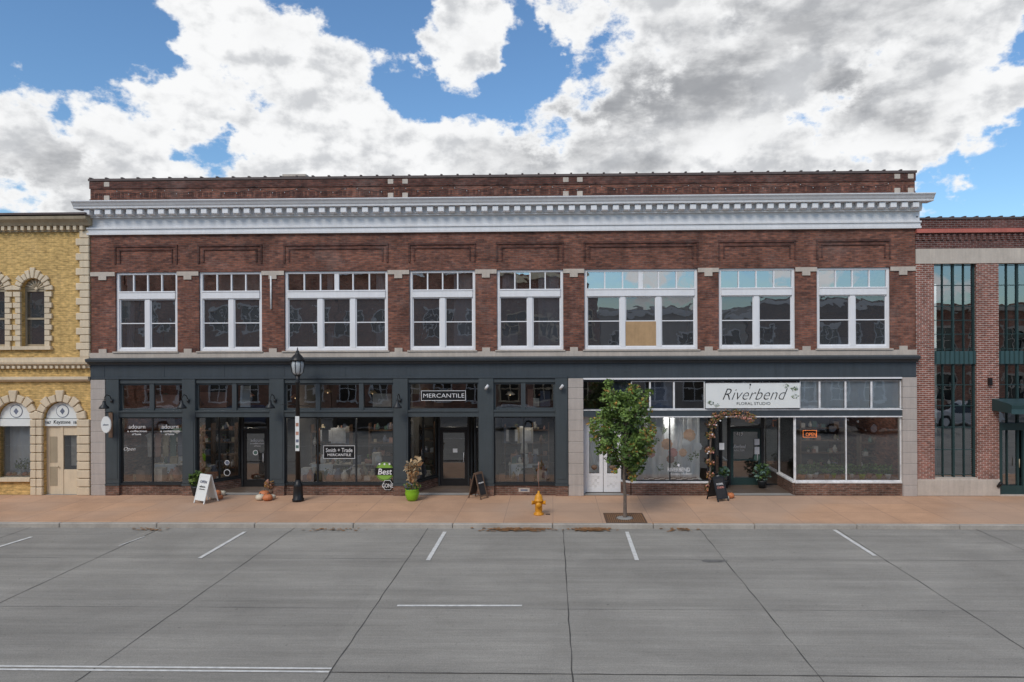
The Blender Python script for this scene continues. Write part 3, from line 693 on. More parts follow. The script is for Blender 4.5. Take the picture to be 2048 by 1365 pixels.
g.plate('oval_board','sign',[(x+.17*math.cos(a*.2244),z+.29*math.sin(a*.2244)) for a in range(28)],y,y+.04)
g.plate('oval_rim','g4',[(x+.185*math.cos(a*.2244),z+.305*math.sin(a*.2244)) for a in range(28)],y+.01,y+.03)
g.tube('bracket','black',[(x,-.1,z+.42),(x,y-.02,z+.42),(x,y+.02,z+.28)],.015,6); g.text('adourn',x,z,.2,.06,y-.006,'g5',.0); g.done()

# =====================================================================
#  LEFT YELLOW BUILDING
# =====================================================================
b=G('yellow_brick_building')
YX0=-30; YX1=XL-.012; 
def archwall(b,x0,x1,z0,z1,xc,hw,zb,zs,y,mat,part='wall',dep=.3,n=14):
    b.box(part,mat,x0,xc-hw,y,y+dep,z0,z1); b.box(part,mat,xc+hw,x1,y,y+dep,z0,z1)
    if zb>z0: b.box(part,mat,xc-hw,xc+hw,y,y+dep,z0,zb)
    arc=[(xc-hw*math.cos(math.pi*i/n),zs+hw*math.sin(math.pi*i/n)) for i in range(n+1)]
    for i in range(n):
        (xa,za),(xb_,zb_)=arc[i],arc[i+1]
        b.raw(part,mat,[(xa,y,za),(xb_,y,zb_),(xb_,y,z1),(xa,y,z1),(xa,y+dep,za),(xb_,y+dep,zb_)],[(0,1,2,3),(0,4,5,1)])
def vouss(b,xc,zs,r0,r1,y0,y1,n,mat='cream',part='arch_stone'):
    for i in range(n):
        a0=math.pi*i/n+.02; a1=math.pi*(i+1)/n-.02; r=r1 if i%2==0 else r1-.07
        if i==n//2: r=r1+.08
        b.plate(part,mat,[(xc+r0*math.cos(a0),zs+r0*math.sin(a0)),(xc+r*math.cos(a0),zs+r*math.sin(a0)),(xc+r*math.cos(a1),zs+r*math.sin(a1)),(xc+r0*math.cos(a1),zs+r0*math.sin(a1))],y0,y1)
bayw=fx(67)-fx(-12)
ucs=[fx(67)-k*bayw for k in range(8)]
zup0,zup1=5.0,9.55
x_hi=YX1
for k,xc in enumerate(ucs):
    x_lo=xc-bayw/2; hw=.45
    zs=fz(581,67); zb=fz(692,67)
    archwall(b,x_lo,x_hi,zup0,zup1,xc,hw,zb,zs,0.02,'yellow'); x_hi=x_lo
    vouss(b,xc,zs,hw,.76,-.07,.018,11)
    z=zb; j=0
    while z<zs-.05:
        for sg in (-1,1):
            w=.26 if j%2 else .18; a=xc+sg*hw; b.box('window_quoin','cream',a,a+sg*w,-.06,.018,z,min(z+.19,zs)-.012)
        z+=.2;j+=1
    b.box('window_sill','cream',xc-.71,xc+.71,-.12,.015,zb-.13,zb-.002)
    y=.2
    b.box('sash','creamd',xc-hw,xc-hw+.06,y,y+.06,zb,zs); b.box('sash','creamd',xc+hw-.06,xc+hw,y,y+.06,zb,zs)
    b.box('sash','creamd',xc-hw,xc+hw,y-.01,y+.06,zs-.02,zs+.07); b.box('sash','creamd',xc-hw+.06,xc+hw-.06,y,y+.06,(zs+zb)/2-.04,(zs+zb)/2+.03); b.box('sash','creamd',xc-hw+.06,xc+hw-.06,y,y+.06,zb,zb+.07)
    b.quad('window_glass','glasssc',(xc-hw,y+.03,zb),(xc+hw,y+.03,zb),(xc+hw,y+.03,zs),(xc-hw,y+.03,zs))
    b.plate('fan_panel','creamd',[(xc+hw*math.cos(math.pi*i/14),zs+.07+(hw-.03)*math.sin(math.pi*i/14)) for i in range(15)],.16,.2)
    for i in range(1,8): 
        a=math.pi*i/8; b.tube('fan_rib','cream',[(xc+.08*math.cos(a),.15,zs+.08+.08*math.sin(a)),(xc+.4*math.cos(a),.15,zs+.08+.36*math.sin(a))],[.012,.04],5)
    b.lathe('fan_hub','cream',(xc,.15,zs+.08),[(.01,-.08),(.08,0),(.01,.08)],8,sy=.4)
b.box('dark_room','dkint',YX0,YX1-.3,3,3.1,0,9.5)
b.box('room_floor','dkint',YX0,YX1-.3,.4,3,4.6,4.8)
b.box('upper_band','creamd',YX0,YX1,-.04,.3,9.551,9.75)
x=YX1-.15
while x>YX0: b.box('cornice_dentil','cream',x-.11,x,-.2,-.041,9.6,9.74); x-=.24
b.prism('cornice','creamd',[(.3,9.751),(-.2,9.751),(-.28,9.85),(-.42,9.95),(-.45,10.05),(.3,10.1)],YX0,YX1+.12)
b.box('cornice_flashing','coping',YX0,YX1+.14,-.48,.3,10.101,10.17)
b.box('roof','roofm',YX0,YX1,.31,18,9.9,10.0); b.box('side_wall','yellow',YX0,YX0+.3,.33,18,0,9.89)
z=5.0;j=0
while z<9.5:
    w=.5 if j%2 else .36; b.box('corner_quoin','cream',YX1-w,YX1-.002,-.08,.018,z,z+.255); z+=.27;j+=1
b.box('string_course','cream',YX0,YX1,-.1,.3,4.83,4.999); b.prism('string_course','cream',[(.3,4.6),(-.06,4.6),(-.08,4.7),(-.2,4.76),(-.22,4.829),(.3,4.829)],YX0,YX1)
x=YX1-.1
while x>YX0: b.box('course_dentil','cream',x-.1,x,-.15,-.061,4.6,4.7); x-=.2
b.box('mid_wall','yellow',YX0,YX1,.02,.3,4.3,4.599)
b.prism('lower_course','cream',[(.3,4.12),(-.06,4.12),(-.16,4.2),(-.16,4.299),(.3,4.299)],YX0,YX1)
zs=fz(838,100)
xs=[fx(121),fx(28)]; step=xs[0]-xs[1]
xs=[xs[0]-k*step for k in range(6)]
x_hi=YX1
for k,xc in enumerate(xs):
    hw=.64; x_lo=xc-step/2
    archwall(b,x_lo,x_hi,0,4.119,xc,hw,0 if k%2==0 else .55,zs,.02,'yellow',n=16); x_hi=x_lo
    vouss(b,xc,zs,hw,.98,-.09-.004*k,.018,9)
    b.plate('lunette_panel','sign',[(xc+(hw-.03)*math.cos(math.pi*i/16),zs+.02+(hw-.05)*math.sin(math.pi*i/16)) for i in range(17)],.1,.13)
    b.plate('round_mark','g5',[(xc+.24*math.cos(i*.3927),zs+.28+.24*math.sin(i*.3927)) for i in range(16)],.092,.099)
    b.plate('round_mark_field','sign',[(xc+.215*math.cos(i*.3927),zs+.28+.215*math.sin(i*.3927)) for i in range(16)],.086,.091)
    b.plate('round_mark_core','g5',[(xc+.09*math.cos(i*1.5708),zs+.28+.12*math.sin(i*1.5708)) for i in range(4)],.08,.085)
    b.box('name_band','sign',xc-hw,xc+hw,.06,.13,zs-.26,zs+.0)
    if k==0:
        b.text('1867',xc-.52,zs-.13,.2,.1,.055,'black'); b.text('1867',xc+.52,zs-.13,.2,.1,.055,'black'); b.text('Keystone',xc,zs-.13,.62,.17,.055,'black',.1)
        b.box('cream_door','cream',xc-hw,xc-.12,.15,.2,0,zs-.26); b.box('cream_door_panel','creamd',xc-hw+.12,xc-.24,.14,.149,.3,1.0); b.box('cream_door_panel','creamd',xc-hw+.12,xc-.24,.14,.149,1.15,2.1)
        b.box('cream_door','cream',xc-.1,xc+.0,.12,.2,0,zs-.26); b.box('cream_door','cream',xc+.54,xc+hw,.12,.2,0,zs-.26)
        b.box('cream_door','cream',xc+0,xc+.54,.14,.19,.0,.9); b.box('cream_door','cream',xc+0,xc+.54,.14,.19,2.15,zs-.26)
        b.quad('door_glass','glass',(xc,.16,.9),(xc+.54,.16,.9),(xc+.54,.16,2.15),(xc,.16,2.15)); b.lathe('door_knob','g6',(xc-.17,.1,1.0),[(.01,-.03),(.03,0),(.01,.03)],8)
        b.box('door_lattice','g0',xc+.1,xc+.44,.4,.42,1.0,2.1)
    else:
        b.quad('window_glass','glass',(xc-hw,.15,.62),(xc+hw,.15,.62),(xc+hw,.15,zs-.26),(xc-hw,.15,zs-.26)); b.box('window_ledge','cream',xc-hw,xc+hw,-.12,.2,.5,.62)
        curtain(b,xc-hw,xc+hw,.6,.62,2.6,'cloth',n=20,amp=.05)
        for q in range(6): b.lathe('display_pumpkin',R.choice(['pump','sign','leaft']),(xc-.5+q*.2,.4,.62),[(.03,0),(.09,.05),(.08,.12),(.02,.15)],9,ribs=.1)
        b.leaves('window_plant',['leafd','leaf'],(xc+.1,.4,1.05),(.45,.1,.22),120,.11)
    j=0;z=0
    while z<zs-.02:
        for sg,lim in ((1,0),(-1,None)):
            w=.36 if j%2 else .28
            if k==0 and sg==1: w=YX1-(xc+hw)-.004
            if sg==-1: w=min(w,step/2-hw-.006)
            if sg==1 and k>0: w=min(w,step/2-hw-.006)
            a=xc+sg*hw; b.box('pier_stone','cream',a,a+sg*w,-.1,.018,z,min(z+.3,zs)-.014)
        z+=.31;j+=1
b.done({'pier_stone':.02,'corner_quoin':.02,'arch_stone':.02})

# =====================================================================
#  RIGHT BRICK BUILDING
# =====================================================================
b=G('brick_corner_building'); X0=XR+.012; X1=32
def rz(v): return fz(v,1900)
top=rz(438)
b.box('parapet','brick2d',X0,X1,0,.3,rz(458),top); b.box('coping','coping',X0,X1,-.04,.34,top,top+.06)
x=X0
while x<X1: b.box('coping_joint','coping',x,x+.07,-.05,.35,top+.06,top+.1); x+=.42
b.box('red_band','red',X0,X1,-.12,.3,rz(466),rz(458.2)); b.box('frieze_brick','brick2d',X0,X1,-.02,.3,rz(497),rz(466.2))
x=X0
while x<X1: b.box('corbel','brick2d',x,x+.1,-.07,-.021,rz(480),rz(468)); x+=.21
b.box('stone_lintel','stone',X0,X1,-.04,.3,rz(527),rz(497.2))
base=rz(958)
bays=[(1868,1953),(1997,2082),(2126,2211)]
xs=[X0]+[fx(u) for p in bays for u in p]
xs=xs+[X1]
for i in range(0,len(xs),2): b.box('brick_pier','brick2',xs[i],xs[i+1],-.02 ,.4,base if i<2 else 0,rz(527.2))
b.box('stone_base','stone',X0,fx(1997),-.08,.4,0,base-.002)
for k,(u0,u1) in enumerate(bays):
    a,c=fx(u0),fx(u1); z1=rz(528)
    zb=base if k==0 else 0
    b.quad('window_glass','glassR',(a,.16,zb),(c,.16,zb),(c,.16,z1),(a,.16,z1))
    nx=4
    for i in range(nx+1):
        xx=a+(c-a)*i/nx; w=.05 if i in(0,nx) else (.028 if i==nx//2 else .011)
        b.box('mullion','green',xx-w,xx+w,.1,.2,zb+.05,z1)
    for v in (530,570,612,640,668,698,730,770,812,855,900,950):
        if k==0 or v<800: 
            z=rz(v); b.box('glazing_bar','green',a,c,.115,.185,z-.012,z+.012)
    b.box('spandrel','greend',a,c,.04,.22,rz(728),rz(702))
    for i in range(9): xx=a+(c-a)*(i+.5)/9; b.box('spandrel_rib','green',xx-.015,xx+.015,.02,.039,rz(728),rz(702))
    b.box('sill','stone',a,c,-.05,.3,zb-.0,zb+.05)
    b.box('room_back','dkint',a-.2,c+.2,3.5,3.6,0,z1)
a=fx(1975); zc=rz(803)
b.prism('canopy','green',[(-1.1,zc-.32),(-1.1,zc-.05),(-.9,zc),(-.021,zc+.1),(-.021,zc-.32)],fx(1997)-.25,fx(2126))
b.box('canopy_fascia','greend',fx(1997)-.28,fx(2126)+.03,-1.13,-1.101,zc-.34,zc-.18)
dx=fx(1999)
b.box('entrance_frame','green',dx,dx+1.7,.02,.1,2.3,2.55)
for i in range(3): b.box('entrance_frame','green',dx+i*.8,dx+i*.8+.1,.02,.1,0,2.3)
for i in range(2):
    b.box('entrance_door','green',dx+.1+i*.8,dx+.8+i*.8,.03,.09,0.05,.35); b.tube('door_pull','g6',[(dx+.65+i*.25,-.03,1),(dx+.65+i*.25,-.03,1.3)],.015,5)
b.box('wall_light','black',fx(1977)-.05,fx(1977)+.05,-.14,-.02,3.9,4.15)
b.box('side_wall','brick2',X1-.3,X1,.41,18,0,9); b.box('roof','roofm',X0,X1,.31,18,9.0,9.1)
b.tube('standpipe','black',[(fx(1992),-.1,.35),(fx(1992),-.25,.5)],.06,8)
b.done({'stone_base':.02})

# =====================================================================
#  OPPOSITE SIDE OF THE STREET (seen reflected in the glass)
# =====================================================================
def opp(name,x0,x1,h,mat,nw,trim):
    b=G(name); Y=-31.2
    st=h/2; w=(x1-x0)/nw
    for z0,z1,solid in ((0,1,1),(1,2.9,0),(2.9,st+.4,1),(st+.4,st+2.3,0),(st+2.3,h,1)):
        if solid: b.box('wall',mat,x0,x1,Y-.3,Y,z0,z1)
        else:
            for i in range(nw+1):
                a=x0 if i==0 else x0+i*w-w*.22; c=x1 if i==nw else x0+i*w+w*.22
                b.box('wall',mat,a,c,Y-.3,Y,z0,z1)
            for i in range(nw):
                a=x0+i*w+w*.22;c=x0+(i+1)*w-w*.22
                b.box('window_glass','cglass',a,c,Y-.25,Y-.2,z0,z1); b.box('window_frame',trim,a,c,Y-.2,Y-.15,(z0+z1)/2-.04,(z0+z1)/2+.04); b.box('window_frame',trim,(a+c)/2-.04,(a+c)/2+.04,Y-.2,Y-.14,z0,z1)
                for q in (a,c-.1): b.box('window_frame',trim,q,q+.1,Y-.2,Y+.03,z0,z1)
                b.box('sill',trim,a-.1,c+.1,Y,Y+.1,z0-.12,z0-.002); b.box('lintel',trim,a-.1,c+.1,Y,Y+.05,z1+.002,z1+.2)
    b.box('cornice',trim,x0,x1,Y+.001,Y+.4,h-.6,h-.2); b.box('rear','roofm',x0,x1,-45,Y-.31,0,h-.3); b.done()
opp('opposite_brick_building',-60,-34,13.5,'brickopp',8,'stone'); opp('opposite_brick_building',-33.9,-18,12.6,'brickopp',6,'white')
opp('opposite_brick_building',-17.9,-5,12.0,'brickopp',5,'white'); opp('opposite_brick_building',-4.9,3.5,11.4,'brick2',3,'cream')
opp('opposite_stone_building',3.6,16,8.3,'stoneG',4,'white'); opp('opposite_brick_building',16.1,27,9.0,'brickbase',4,'white'); opp('opposite_brick_building',27.1,60,8.6,'brickopp',12,'stone')
def car(x,y,paint,s=1.0):
    c=G('parked_car',(x,y,ZR)); L=4.6
    prof=[(-2.3,.35),(-2.32,.6),(-2.25,.85),(-1.3,.98),(-.6,1.5),(-.3,1.58),(1.2,1.6),(1.9,1.45),(2.2,.98),(2.3,.9),(2.32,.4),(2.1,.3),(-2.1,.28)]
    ws=[.8,.86,.88,.9,.66,.64,.64,.64,.88,.88,.86,.84,.84]
    n=len(prof); v=[(px,-w,pz) for (px,pz),w in zip(prof,ws)]+[(px,w,pz) for (px,pz),w in zip(prof,ws)]
    low=[0,1,2,3,8,9,10,11,12]; up=[3,4,5,6,7,8]
    f=[tuple(low),tuple(i+n for i in reversed(low)),tuple(up),tuple(i+n for i in reversed(up))]
    f+=[(i,n+i,n+(i+1)%n,(i+1)%n) for i in range(n)]
    c.raw('body',paint,v,f)
    for sg in (-1,1):
        for (pa) in ([(-1.05,1.02),(-.5,1.45),(.25,1.52),(.25,1.02)],[(.33,1.02),(.33,1.52),(1.2,1.52),(1.75,1.38),(1.95,1.02)]):
            v=[]
            for px,pz in pa: v.append((px,sg*(.91-(pz-.98)*.38+.015),pz))
            c.raw('side_window','cglass',v,[tuple(range(len(v)))])
        for wx in (-1.45,1.45):
            pr=[(wx+.34*math.cos(a*math.pi/10),.34+.34*math.sin(a*math.pi/10)) for a in range(20)]
            c.plate('tyre','tyre',pr,sg*.72,sg*.93); c.plate('rim','carw',[(wx+(q[0]-wx)*.62,.34+(q[1]-.34)*.62) for q in pr],sg*.93,sg*.945)
        c.box('headlight','sign',-2.33,-2.2,sg*.5,sg*.8,.66,.78); c.box('tail_light','g3',2.2,2.34,sg*.55,sg*.84,.8,.95)
    c.raw('windscreen','cglass',[(-1.26,-.8,1.03),(-1.26,.8,1.03),(-.64,.62,1.5),(-.64,-.62,1.5)],[(0,1,2,3)]); c.done()
for x,y,p in ((21.2,-19.3,'carb'),(15.8,-19.3,'carw'),(27.5,-22.6,'carw'),(6,-21.0,'carr'),(-3,-21.0,'carw'),(-12,-21.0,'carb'),(-21,-21.0,'carr'),(-27,-21.0,'carw'),(36,-22.0,'carb')): car(x,y,p)

# =====================================================================
#  STREET FURNITURE
# =====================================================================
x,y=gp(595,1002); L=G('street_lamp',(x,y,0))
L.lathe('base','black',(0,0,0),[(.2,0),(.2,.08),(.17,.12),(.15,.5),(.16,.55),(.11,.62),(.09,.75)],16)
L.lathe('shaft','black',(0,0,.74),[(.085,0),(.06,3.3),(.075,3.32),(.075,3.4),(.05,3.45),(.09,3.62)],14)
L.lathe('lantern_glass','ltglass',(0,0,4.36),[(.1,0),(.19,.1),(.23,.35),(.2,.5)],10)
L.lathe('lantern_cup','black',(0,0,4.3),[(.06,0),(.13,.08),(.11,.1)],12)
for i in range(8):
    a=i*math.pi/4; L.tube('lantern_rib','black',[(.11*math.cos(a),.11*math.sin(a),4.37),(.2*math.cos(a),.2*math.sin(a),4.47),(.24*math.cos(a),.24*math.sin(a),4.71),(.21*math.cos(a),.21*math.sin(a),4.87)],.012,5)
L.lathe('lantern_cap','black',(0,0,4.86),[(.26,0),(.25,.04),(.16,.16),(.08,.24),(.05,.3),(.06,.33),(.02,.37),(.025,.4),(.004,.47)],14)
L.box('pole_notice','sign',-.05,.09,-.115,-.105,1.75,2.95)
for k,(m,z0,z1) in enumerate((('g3',2.6,2.72),('g3',2.3,2.42),('g5',2.05,2.15),('g2',1.85,1.95))): L.box('pole_notice_mark',m,-.03,.07,-.12,-.116,z0,z1)
L.tube('banner_arm','black',[(-.06,0,3.35),(-.55,0,3.35)],.015,6); L.tube('banner_arm','black',[(.06,0,3.3),(.4,0,3.3)],.012,6)
L.lathe('wire_post','black',(-.0,-.0,4.05),[(.07,0),(.07,.06)],12)
L.done()
x,y=gp(1076,1029); h=G('fire_hydrant',(x,y,0))
h.lathe('barrel','hyd',(0,0,0),[(.16,0),(.16,.04),(.115,.05),(.11,.12),(.115,.14),(.115,.42),(.145,.43),(.145,.47),(.13,.48),(.125,.55),(.09,.63),(.045,.67),(.045,.69),(.03,.7),(.03,.75)],18)
for a in (-1,1): h.tube('side_nozzle','hyd',[(a*.09,0,.38),(a*.19,0,.38),(a*.191,0,.38),(a*.22,0,.38)],[.055,.055,.07,.065],10)
h.tube('front_nozzle','hyd',[(0,-.08,.34),(0,-.17,.34),(0,-.171,.34),(0,-.21,.34)],[.075,.075,.09,.08],12)
for k in range(8): a=k*math.pi/4; h.lathe('flange_bolt','hyd',(.138*math.cos(a),.138*math.sin(a),.04),[(.014,0),(.014,.03)],6)
h.tube('marker_rod','g3',[(.03,.08,.6),(-.02,.1,1.25),(.0,.1,1.65)],.009,5); h.tube('valve_cover','black',[(.22,0,.012),(.36,0,.012)],.02,6)
h.done()
tx,ty=gp(1248,1036)
gt=G('tree_grate',(tx,ty,0)); w=.62
gt.box('frame','grate',-w,w,-w,-w+.05,.003,.015); gt.box('frame','grate',-w,w,w-.05,w,.003,.015); gt.box('frame','grate',-w,-w+.05,-w+.05,w-.05,.003,.015); gt.box('frame','grate',w-.05,w,-w+.05,w-.05,.003,.015)
for i in range(18):
    q=-w+.06+i*(2*w-.12)/18
    if abs(q)<.18: gt.box('bar','grate',q,q+.035,-w+.05,-.2,.003,.013); gt.box('bar','grate',q,q+.035,.2,w-.05,.003,.013)
    else: gt.box('bar','grate',q,q+.035,-w+.05,w-.05,.003,.013)
gt.box('soil','leafdry',-w+.05,w-.05,-w+.05,w-.05,.0035,.006); gt.lathe('soil_mound','concrete',(0,0,.006),[(.28,0),(.2,.02),(.05,.03)],12)
gt.done()
t=G('street_tree',(tx,ty,0))
t.tube('trunk','bark',[(0,0,0),(.01,0,.05),(.015,.01,.7),(-.02,.0,1.3),(.03,.02,1.9),(.06,0,2.7),(.1,0,3.6)],[.085,.06,.05,.047,.04,.028,.01],9)
limbs=[]
for k in range(26):
    z=1.3+2.2*(k/26); a=k*2.4+R.uniform(-.3,.3); rmax=(1.0 if z<2.6 else 1.0-(z-2.6)*.55)*R.uniform(.55,1.12)
    p0=Vector((.02,0,z)); p1=p0+Vector((math.cos(a)*rmax*.5,math.sin(a)*rmax*.5,.25)); p2=p0+Vector((math.cos(a)*rmax,math.sin(a)*rmax,.6+R.uniform(-.15,.3)))
    t.tube('limb','bark',[p0,p1,p2],[.02,.013,.005],5); limbs+=[p1,p2,(p1+p2)/2+Vector((R.uniform(-.15,.15),R.uniform(-.15,.15),R.uniform(-.3,.2)))]
for k,p in enumerate(limbs):
    p=Vector(p); 
    ms=['leaf','leaf','leafd'] if k%3 else ['leafd','leafd','leaf']
    if k%6==1 or p.x>.8: ms=['leaf','leaf','leaft','leaf']
    r=R.uniform(.15,.32)
    t.leaves('crown_foliage',ms,p,(r,r,r*.85),int(900*r*r+22),.135)
for k in range(34):
    a=R.uniform(0,6.28); z=R.uniform(1.3,3.95); rm=1.14*math.sin(max(.05,min(1,(z-1.15)/3.0))*math.pi)**.6*R.uniform(.4,1.05)
    r=R.uniform(.1,.26)
    t.leaves('crown_foliage',R.choice([['leaf','leafd'],['leaf'],['leafd'],['leaf','leaf','leaft']]),(rm*math.cos(a)+.05,rm*math.sin(a),z),(r,r,r*.8),int(800*r*r+14),.13)
t.leaves('crown_foliage',['leaf','leaft'],(.2,0,4.0),(.1,.1,.22),30,.12)
t.done()
def board(name,u,v,w,h,rz,face,frame,lines,dec=()):
    x,y=gp(u,v); s=G(name,(x,y,0),rz)
    sp=.26
    for sg in (-1,1):
        def pt(xx,t,o=0): return (xx,sg*(sp*(1-t)+.015+o),h*t+.01)
        for m,part,a,c,t0,t1,o in ((frame,'frame',-w/2,-w/2+.045,0,1,.01),(frame,'frame',w/2-.045,w/2,0,1,.01),(frame,'frame',-w/2+.045,w/2-.045,.93,1,.01),(frame,'frame',-w/2+.045,w/2-.045,.1,.15,.01),(face,'panel',-w/2+.045,w/2-.045,.15,.93,0)):
            q=[pt(a,t0,o),pt(c,t0,o),pt(c,t1,o),pt(a,t1,o)]; q2=[(p[0],p[1]-sg*.025,p[2]) for p in q]
            s.raw(part,m,q+q2,[(0,1,2,3),(7,6,5,4),(0,4,5,1),(1,5,6,2),(2,6,7,3),(3,7,4,0)])
    ang=math.atan2(h,sp)
    for txt,t,tw,th,m,sh in lines:
        cu=s.text(txt,0,0,tw,th,0,m,sh,rot=(ang,0,0))
        cu.location=(0,-(sp*(1-t)+.015+.018),h*t+.01)
    s.done(); return s
board('sandwich_board',411,1004,.56,.95,math.radians(-28),'sign','sign',[('OPEN',.74,.34,.09,'g5',0),('adourn',.58,.3,.07,'chard',0),('a collection of home',.49,.32,.035,'chard',0)])
board('sandwich_board',955,996,.42,.9,math.radians(58),'chalk','woodd',[('MERCANTILE',.6,.28,.05,'decal',0)])
board('sandwich_board',1434,1000,.5,.8,math.radians(30),'chalk','black',[('FLORAL',.7,.3,.07,'decal',0),('STUDIO',.56,.3,.07,'pink',0)])
def pumpkins(items,name='pumpkin_group'):
    p=G(name)
    for (u,v,r,m) in items:
        x,y=gp(u,v); p.lathe('pumpkin',m,(x,y,0),[(r*.25,0),(r*.85,r*.2),(r,r*.65),(r*.85,r*1.15),(r*.3,r*1.4),(r*.12,r*1.33)],20,ribs=.07)
        p.tube('stem','bark',[(x,y,r*1.3),(x+.02,y,r*1.65)],[.025,.015],6)
    p.done()
pumpkins([(431,993,.17,'pump'),(443,991,.13,'pumpw'),(438,998,.11,'pump'),(425,998,.1,'pumpw')])
pumpkins([(519,1000,.15,'pumpw'),(534,1001,.16,'pump'),(543,998,.12,'pumpw'),(527,994,.17,'pump')])
pumpkins([(1450,1000,.12,'pumpw'),(1459,996,.14,'pump')])
g=G('autumn_flower_pot'); x,y=gp(534,993); g.lathe('pot','woodd',(x,y+.15,0),[(.1,0),(.14,.2)],12); g.leaves('foliage',['leaft','leafdry','g3'],(x,y+.15,.42),(.2,.15,.17),180,.09); g.done()
x,y=gp(823,1001); g=G('planter_pot',(x,y,0))
g.lathe('pot','lime',(0,0,0),[(.14,0),(.2,.08),(.25,.28),(.22,.36),(.25,.4),(.23,.4)],16)
g.leaves('foliage',['leafd','leaf','g5','leafdry'],(0,0,.5),(.3,.24,.16),260,.1)
for k in range(16):
    a=R.uniform(0,6.28); q=R.uniform(.05,.24); hh=R.uniform(.95,1.4)
    p0=(.05*math.cos(a),.05*math.sin(a),.35); p2=(q*math.cos(a),q*math.sin(a),hh); g.tube('corn_stalk','straw',[p0,((p0[0]+p2[0])/2,(p0[1]+p2[1])/2,hh*.6),p2],[.013,.011,.006],5)
    g.leaves('stalk_leaf',['straw','leafdry','g6'],(q*math.cos(a)*.9,q*math.sin(a)*.9,hh-.15),(.14,.1,.3),9,.2)
g.done()
x,y=gp(390,992); g=G('potted_plant',(x,y+.1,0)); g.lathe('pot','chard',(0,0,0),[(.13,0),(.2,.3),(.21,.34)],14); g.leaves('foliage',['leafd','leaf'],(0,0,.6),(.3,.22,.3),260,.14); g.done()
x,y=gp(803,990); g=G('potted_plant',(x,y+.2,0)); g.lathe('pot','chard',(0,0,0),[(.1,0),(.15,.22)],14); g.leaves('foliage',['leafd','g1'],(0,0,.42),(.18,.15,.2),120,.1); g.done()
g=G('road_patch'); x,y=gp(1425,1122,ZR)
g.raw('stain','oil',[(x+.35*math.cos(a*.5236)*R.uniform(.7,1.1),y+.14*math.sin(a*.5236)*R.uniform(.7,1.1),ZR+.005) for a in range(12)],[tuple(range(12))]); g.done()

# =====================================================================
#  SKY, SUN, CAMERA
# =====================================================================
EL=math.radians(42)
sd=Vector((-.45*math.cos(EL),-.893*math.cos(EL),math.sin(EL))).normalized()
w=bpy.data.worlds.new('World'); sc.world=w; w.use_nodes=True; nt=w.node_tree; ns,ls=nt.nodes,nt.links; ns.clear()
sky=ns.new('ShaderNodeTexSky'); sky.sky_type='NISHITA'; sky.sun_disc=False; sky.sun_elevation=EL; sky.sun_rotation=math.atan2(sd.x,sd.y)
sky.air_density=1.2; sky.dust_density=.3; sky.ozone_density=2.5
tc=ns.new('ShaderNodeTexCoord').outputs['Generated']
def pdir(u,v): return Vector(((u-1104)/F,1,(694-v)/F)).normalized()
def blob(u,v,r,a):
    c=pdir(u,v); n=ns.new('ShaderNodeVectorMath'); n.operation='DISTANCE'; ls.new(warp,n.inputs[0]); n.inputs[1].default_value=c
    return mapr(ns,ls,n.outputs['Value'],0,r/F*1.35,a,0,True)
wn=ns.new('ShaderNodeTexNoise'); wn.inputs['Scale'].default_value=9; wn.inputs['Detail'].default_value=5; wn.inputs['Roughness'].default_value=.6; ls.new(tc,wn.inputs['Vector'])
wv=ns.new('ShaderNodeVectorMath'); wv.operation='MULTIPLY_ADD'; ls.new(wn.outputs['Color'],wv.inputs[0]); wv.inputs[1].default_value=(.15,.15,.11)
off=ns.new('ShaderNodeVectorMath'); off.operation='SUBTRACT'; ls.new(tc,off.inputs[0]); off.inputs[1].default_value=(.075,.075,.055)
ls.new(off.outputs[0],wv.inputs[2]); warp=wv.outputs[0]
sv=scalev(ns,ls,tc,(1,1,1.45))
d0=noise(ns,ls,sv,8,10,.6,.0)
e0=noise(ns,ls,sv,10,6,.55)
up=ns.new('ShaderNodeVectorMath'); up.operation='ADD'; ls.new(sv,up.inputs[0]); up.inputs[1].default_value=(-.01,0,.022)
e1=noise(ns,ls,up.outputs[0],10,6,.55)
S=None
for (u,v,r,a) in [(330,130,140,.24),(480,110,130,.24),(600,140,110,.2),(700,210,120,.24),(240,160,90,.2),(430,190,110,.2),(560,260,110,.2),(700,300,90,.2),(60,215,80,.2),(300,30,70,.12),(460,40,60,.12),(90,350,190,.3),(290,350,80,.2),
    (925,82,92,.42),(1400,40,260,.3),(1650,60,260,.3),(1250,160,150,.22),(1300,260,270,.32),(1650,230,260,.3),(960,285,150,.28),(820,280,90,.2),(1900,230,130,.22),(1980,60,110,.2),(1980,430,80,.2),(1900,400,30,.1),(1130,10,90,.2),
    (70,70,190,-.34),(215,40,90,-.22),(420,300,60,-.2),(340,285,45,-.16),(490,295,40,-.12),(600,0,120,-.2),(730,70,90,-.26),(830,190,62,-.24),(830,0,80,-.22),(1065,95,72,-.36),(1020,185,55,-.28),(950,185,40,-.16),(1870,345,70,-.32),(1780,335,40,-.14),(2030,290,55,-.26),(1890,125,75,-.3),(1960,150,50,-.24),(1820,395,40,-.2),(2035,110,50,-.22),(1450,348,50,-.18),(150,265,45,-.14),(1320,350,40,-.12)]:
    q=blob(u,v,r,a); S=q if S is None else math_(ns,ls,'ADD',S,q)
S=math_(ns,ls,'MINIMUM',math_(ns,ls,'MAXIMUM',S,-.26),.3)
cov=math_(ns,ls,'ADD',math_(ns,ls,'MULTIPLY_ADD',d0,1.7,-.35),S)
sz=ns.new('ShaderNodeSeparateXYZ'); ls.new(tc,sz.inputs[0])
cov=math_(ns,ls,'ADD',cov,mapr(ns,ls,sz.outputs[2],.5,.75,0,.06))  # extra unseen cloud overhead, added to whiten the light
alpha=mapr(ns,ls,cov,.5,.64,0,1,True)
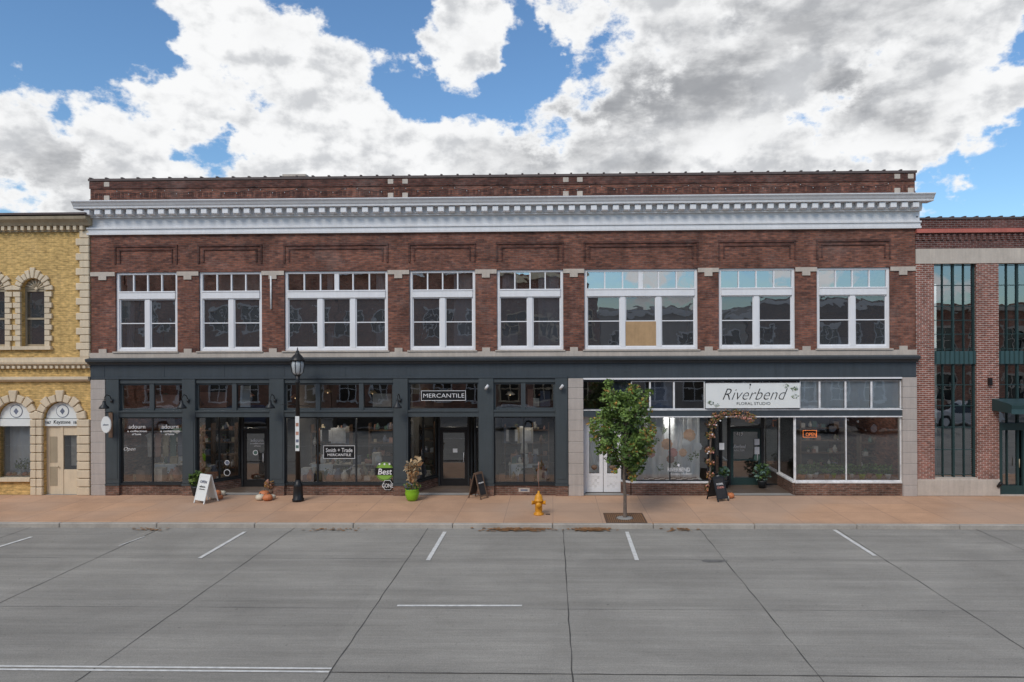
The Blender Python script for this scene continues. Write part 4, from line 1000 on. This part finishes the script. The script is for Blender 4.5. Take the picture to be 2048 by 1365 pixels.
thick=mapr(ns,ls,cov,.56,.8,0,1,True)
under=math_(ns,ls,'SUBTRACT',e1,e0)
sh=math_(ns,ls,'MULTIPLY',mapr(ns,ls,under,-.06,.12,0,1,True),thick)
bright=mixc(ns,ls,math_(ns,ls,'MULTIPLY',sh,.8),(8.3,8.35,8.4),(4.6,4.75,5.0))
dark=None
for (u,v,r,a) in [(1200,265,150,.8),(1060,285,120,.6),(940,300,80,.4),(1330,225,120,.65),(1450,190,100,.5),(1690,185,70,.75),(1830,215,80,.55),(1740,250,100,.4),(1600,290,90,.4),(1350,40,170,.35),(1560,15,190,.6),(1740,40,130,.4),(1200,5,110,.35),(60,320,100,.5),(210,330,90,.4),(30,400,120,.45),(570,60,60,.3),(1900,30,100,.35),(960,110,40,.25)]:
    q=blob(u,v,r,a); dark=q if dark is None else math_(ns,ls,'ADD',dark,q)
dn=noise(ns,ls,scalev(ns,ls,tc,(1,1,2.4)),9,8,.62,.1)
dark=math_(ns,ls,'MULTIPLY',math_(ns,ls,'MULTIPLY',dark,thick),mapr(ns,ls,dn,.34,.64,.3,1.3))
dark=mapr(ns,ls,dark,0,1.2,0,.9,True)
ccol=mixc(ns,ls,dark,bright,(2.7,2.8,3.0))
skyc=mixc(ns,ls,1.0,sky.outputs[0],(.8,1.02,1.2),'MULTIPLY')
full=mixc(ns,ls,alpha,skyc,ccol)
bg=ns.new('ShaderNodeBackground'); bg.inputs['Strength'].default_value=.115; ls.new(full,bg.inputs[0])
o=ns.new('ShaderNodeOutputWorld'); ls.new(bg.outputs[0],o.inputs[0])
sl=bpy.data.lights.new('sun','SUN'); sl.energy=1.9; sl.angle=math.radians(24); sl.color=(1,.93,.84)
so=bpy.data.objects.new('sun',sl); sc.collection.objects.link(so); so.rotation_euler=sd.to_track_quat('Z','Y').to_euler(); so.location=(-10,-20,30)
cam=bpy.data.cameras.new('camera'); co=bpy.data.objects.new('camera',cam); sc.collection.objects.link(co)
cam.sensor_width=36; cam.lens=F/2048*36; cam.clip_end=5000; cam.shift_x=-46/2048; cam.shift_y=12/2048
co.matrix_world=Matrix.Translation((0,-D,H))@Matrix.Rotation(TH,4,'Z')@Matrix.Rotation(math.pi/2,4,'X')@Matrix.Rotation(-ROLL,4,'Z')
sc.camera=co
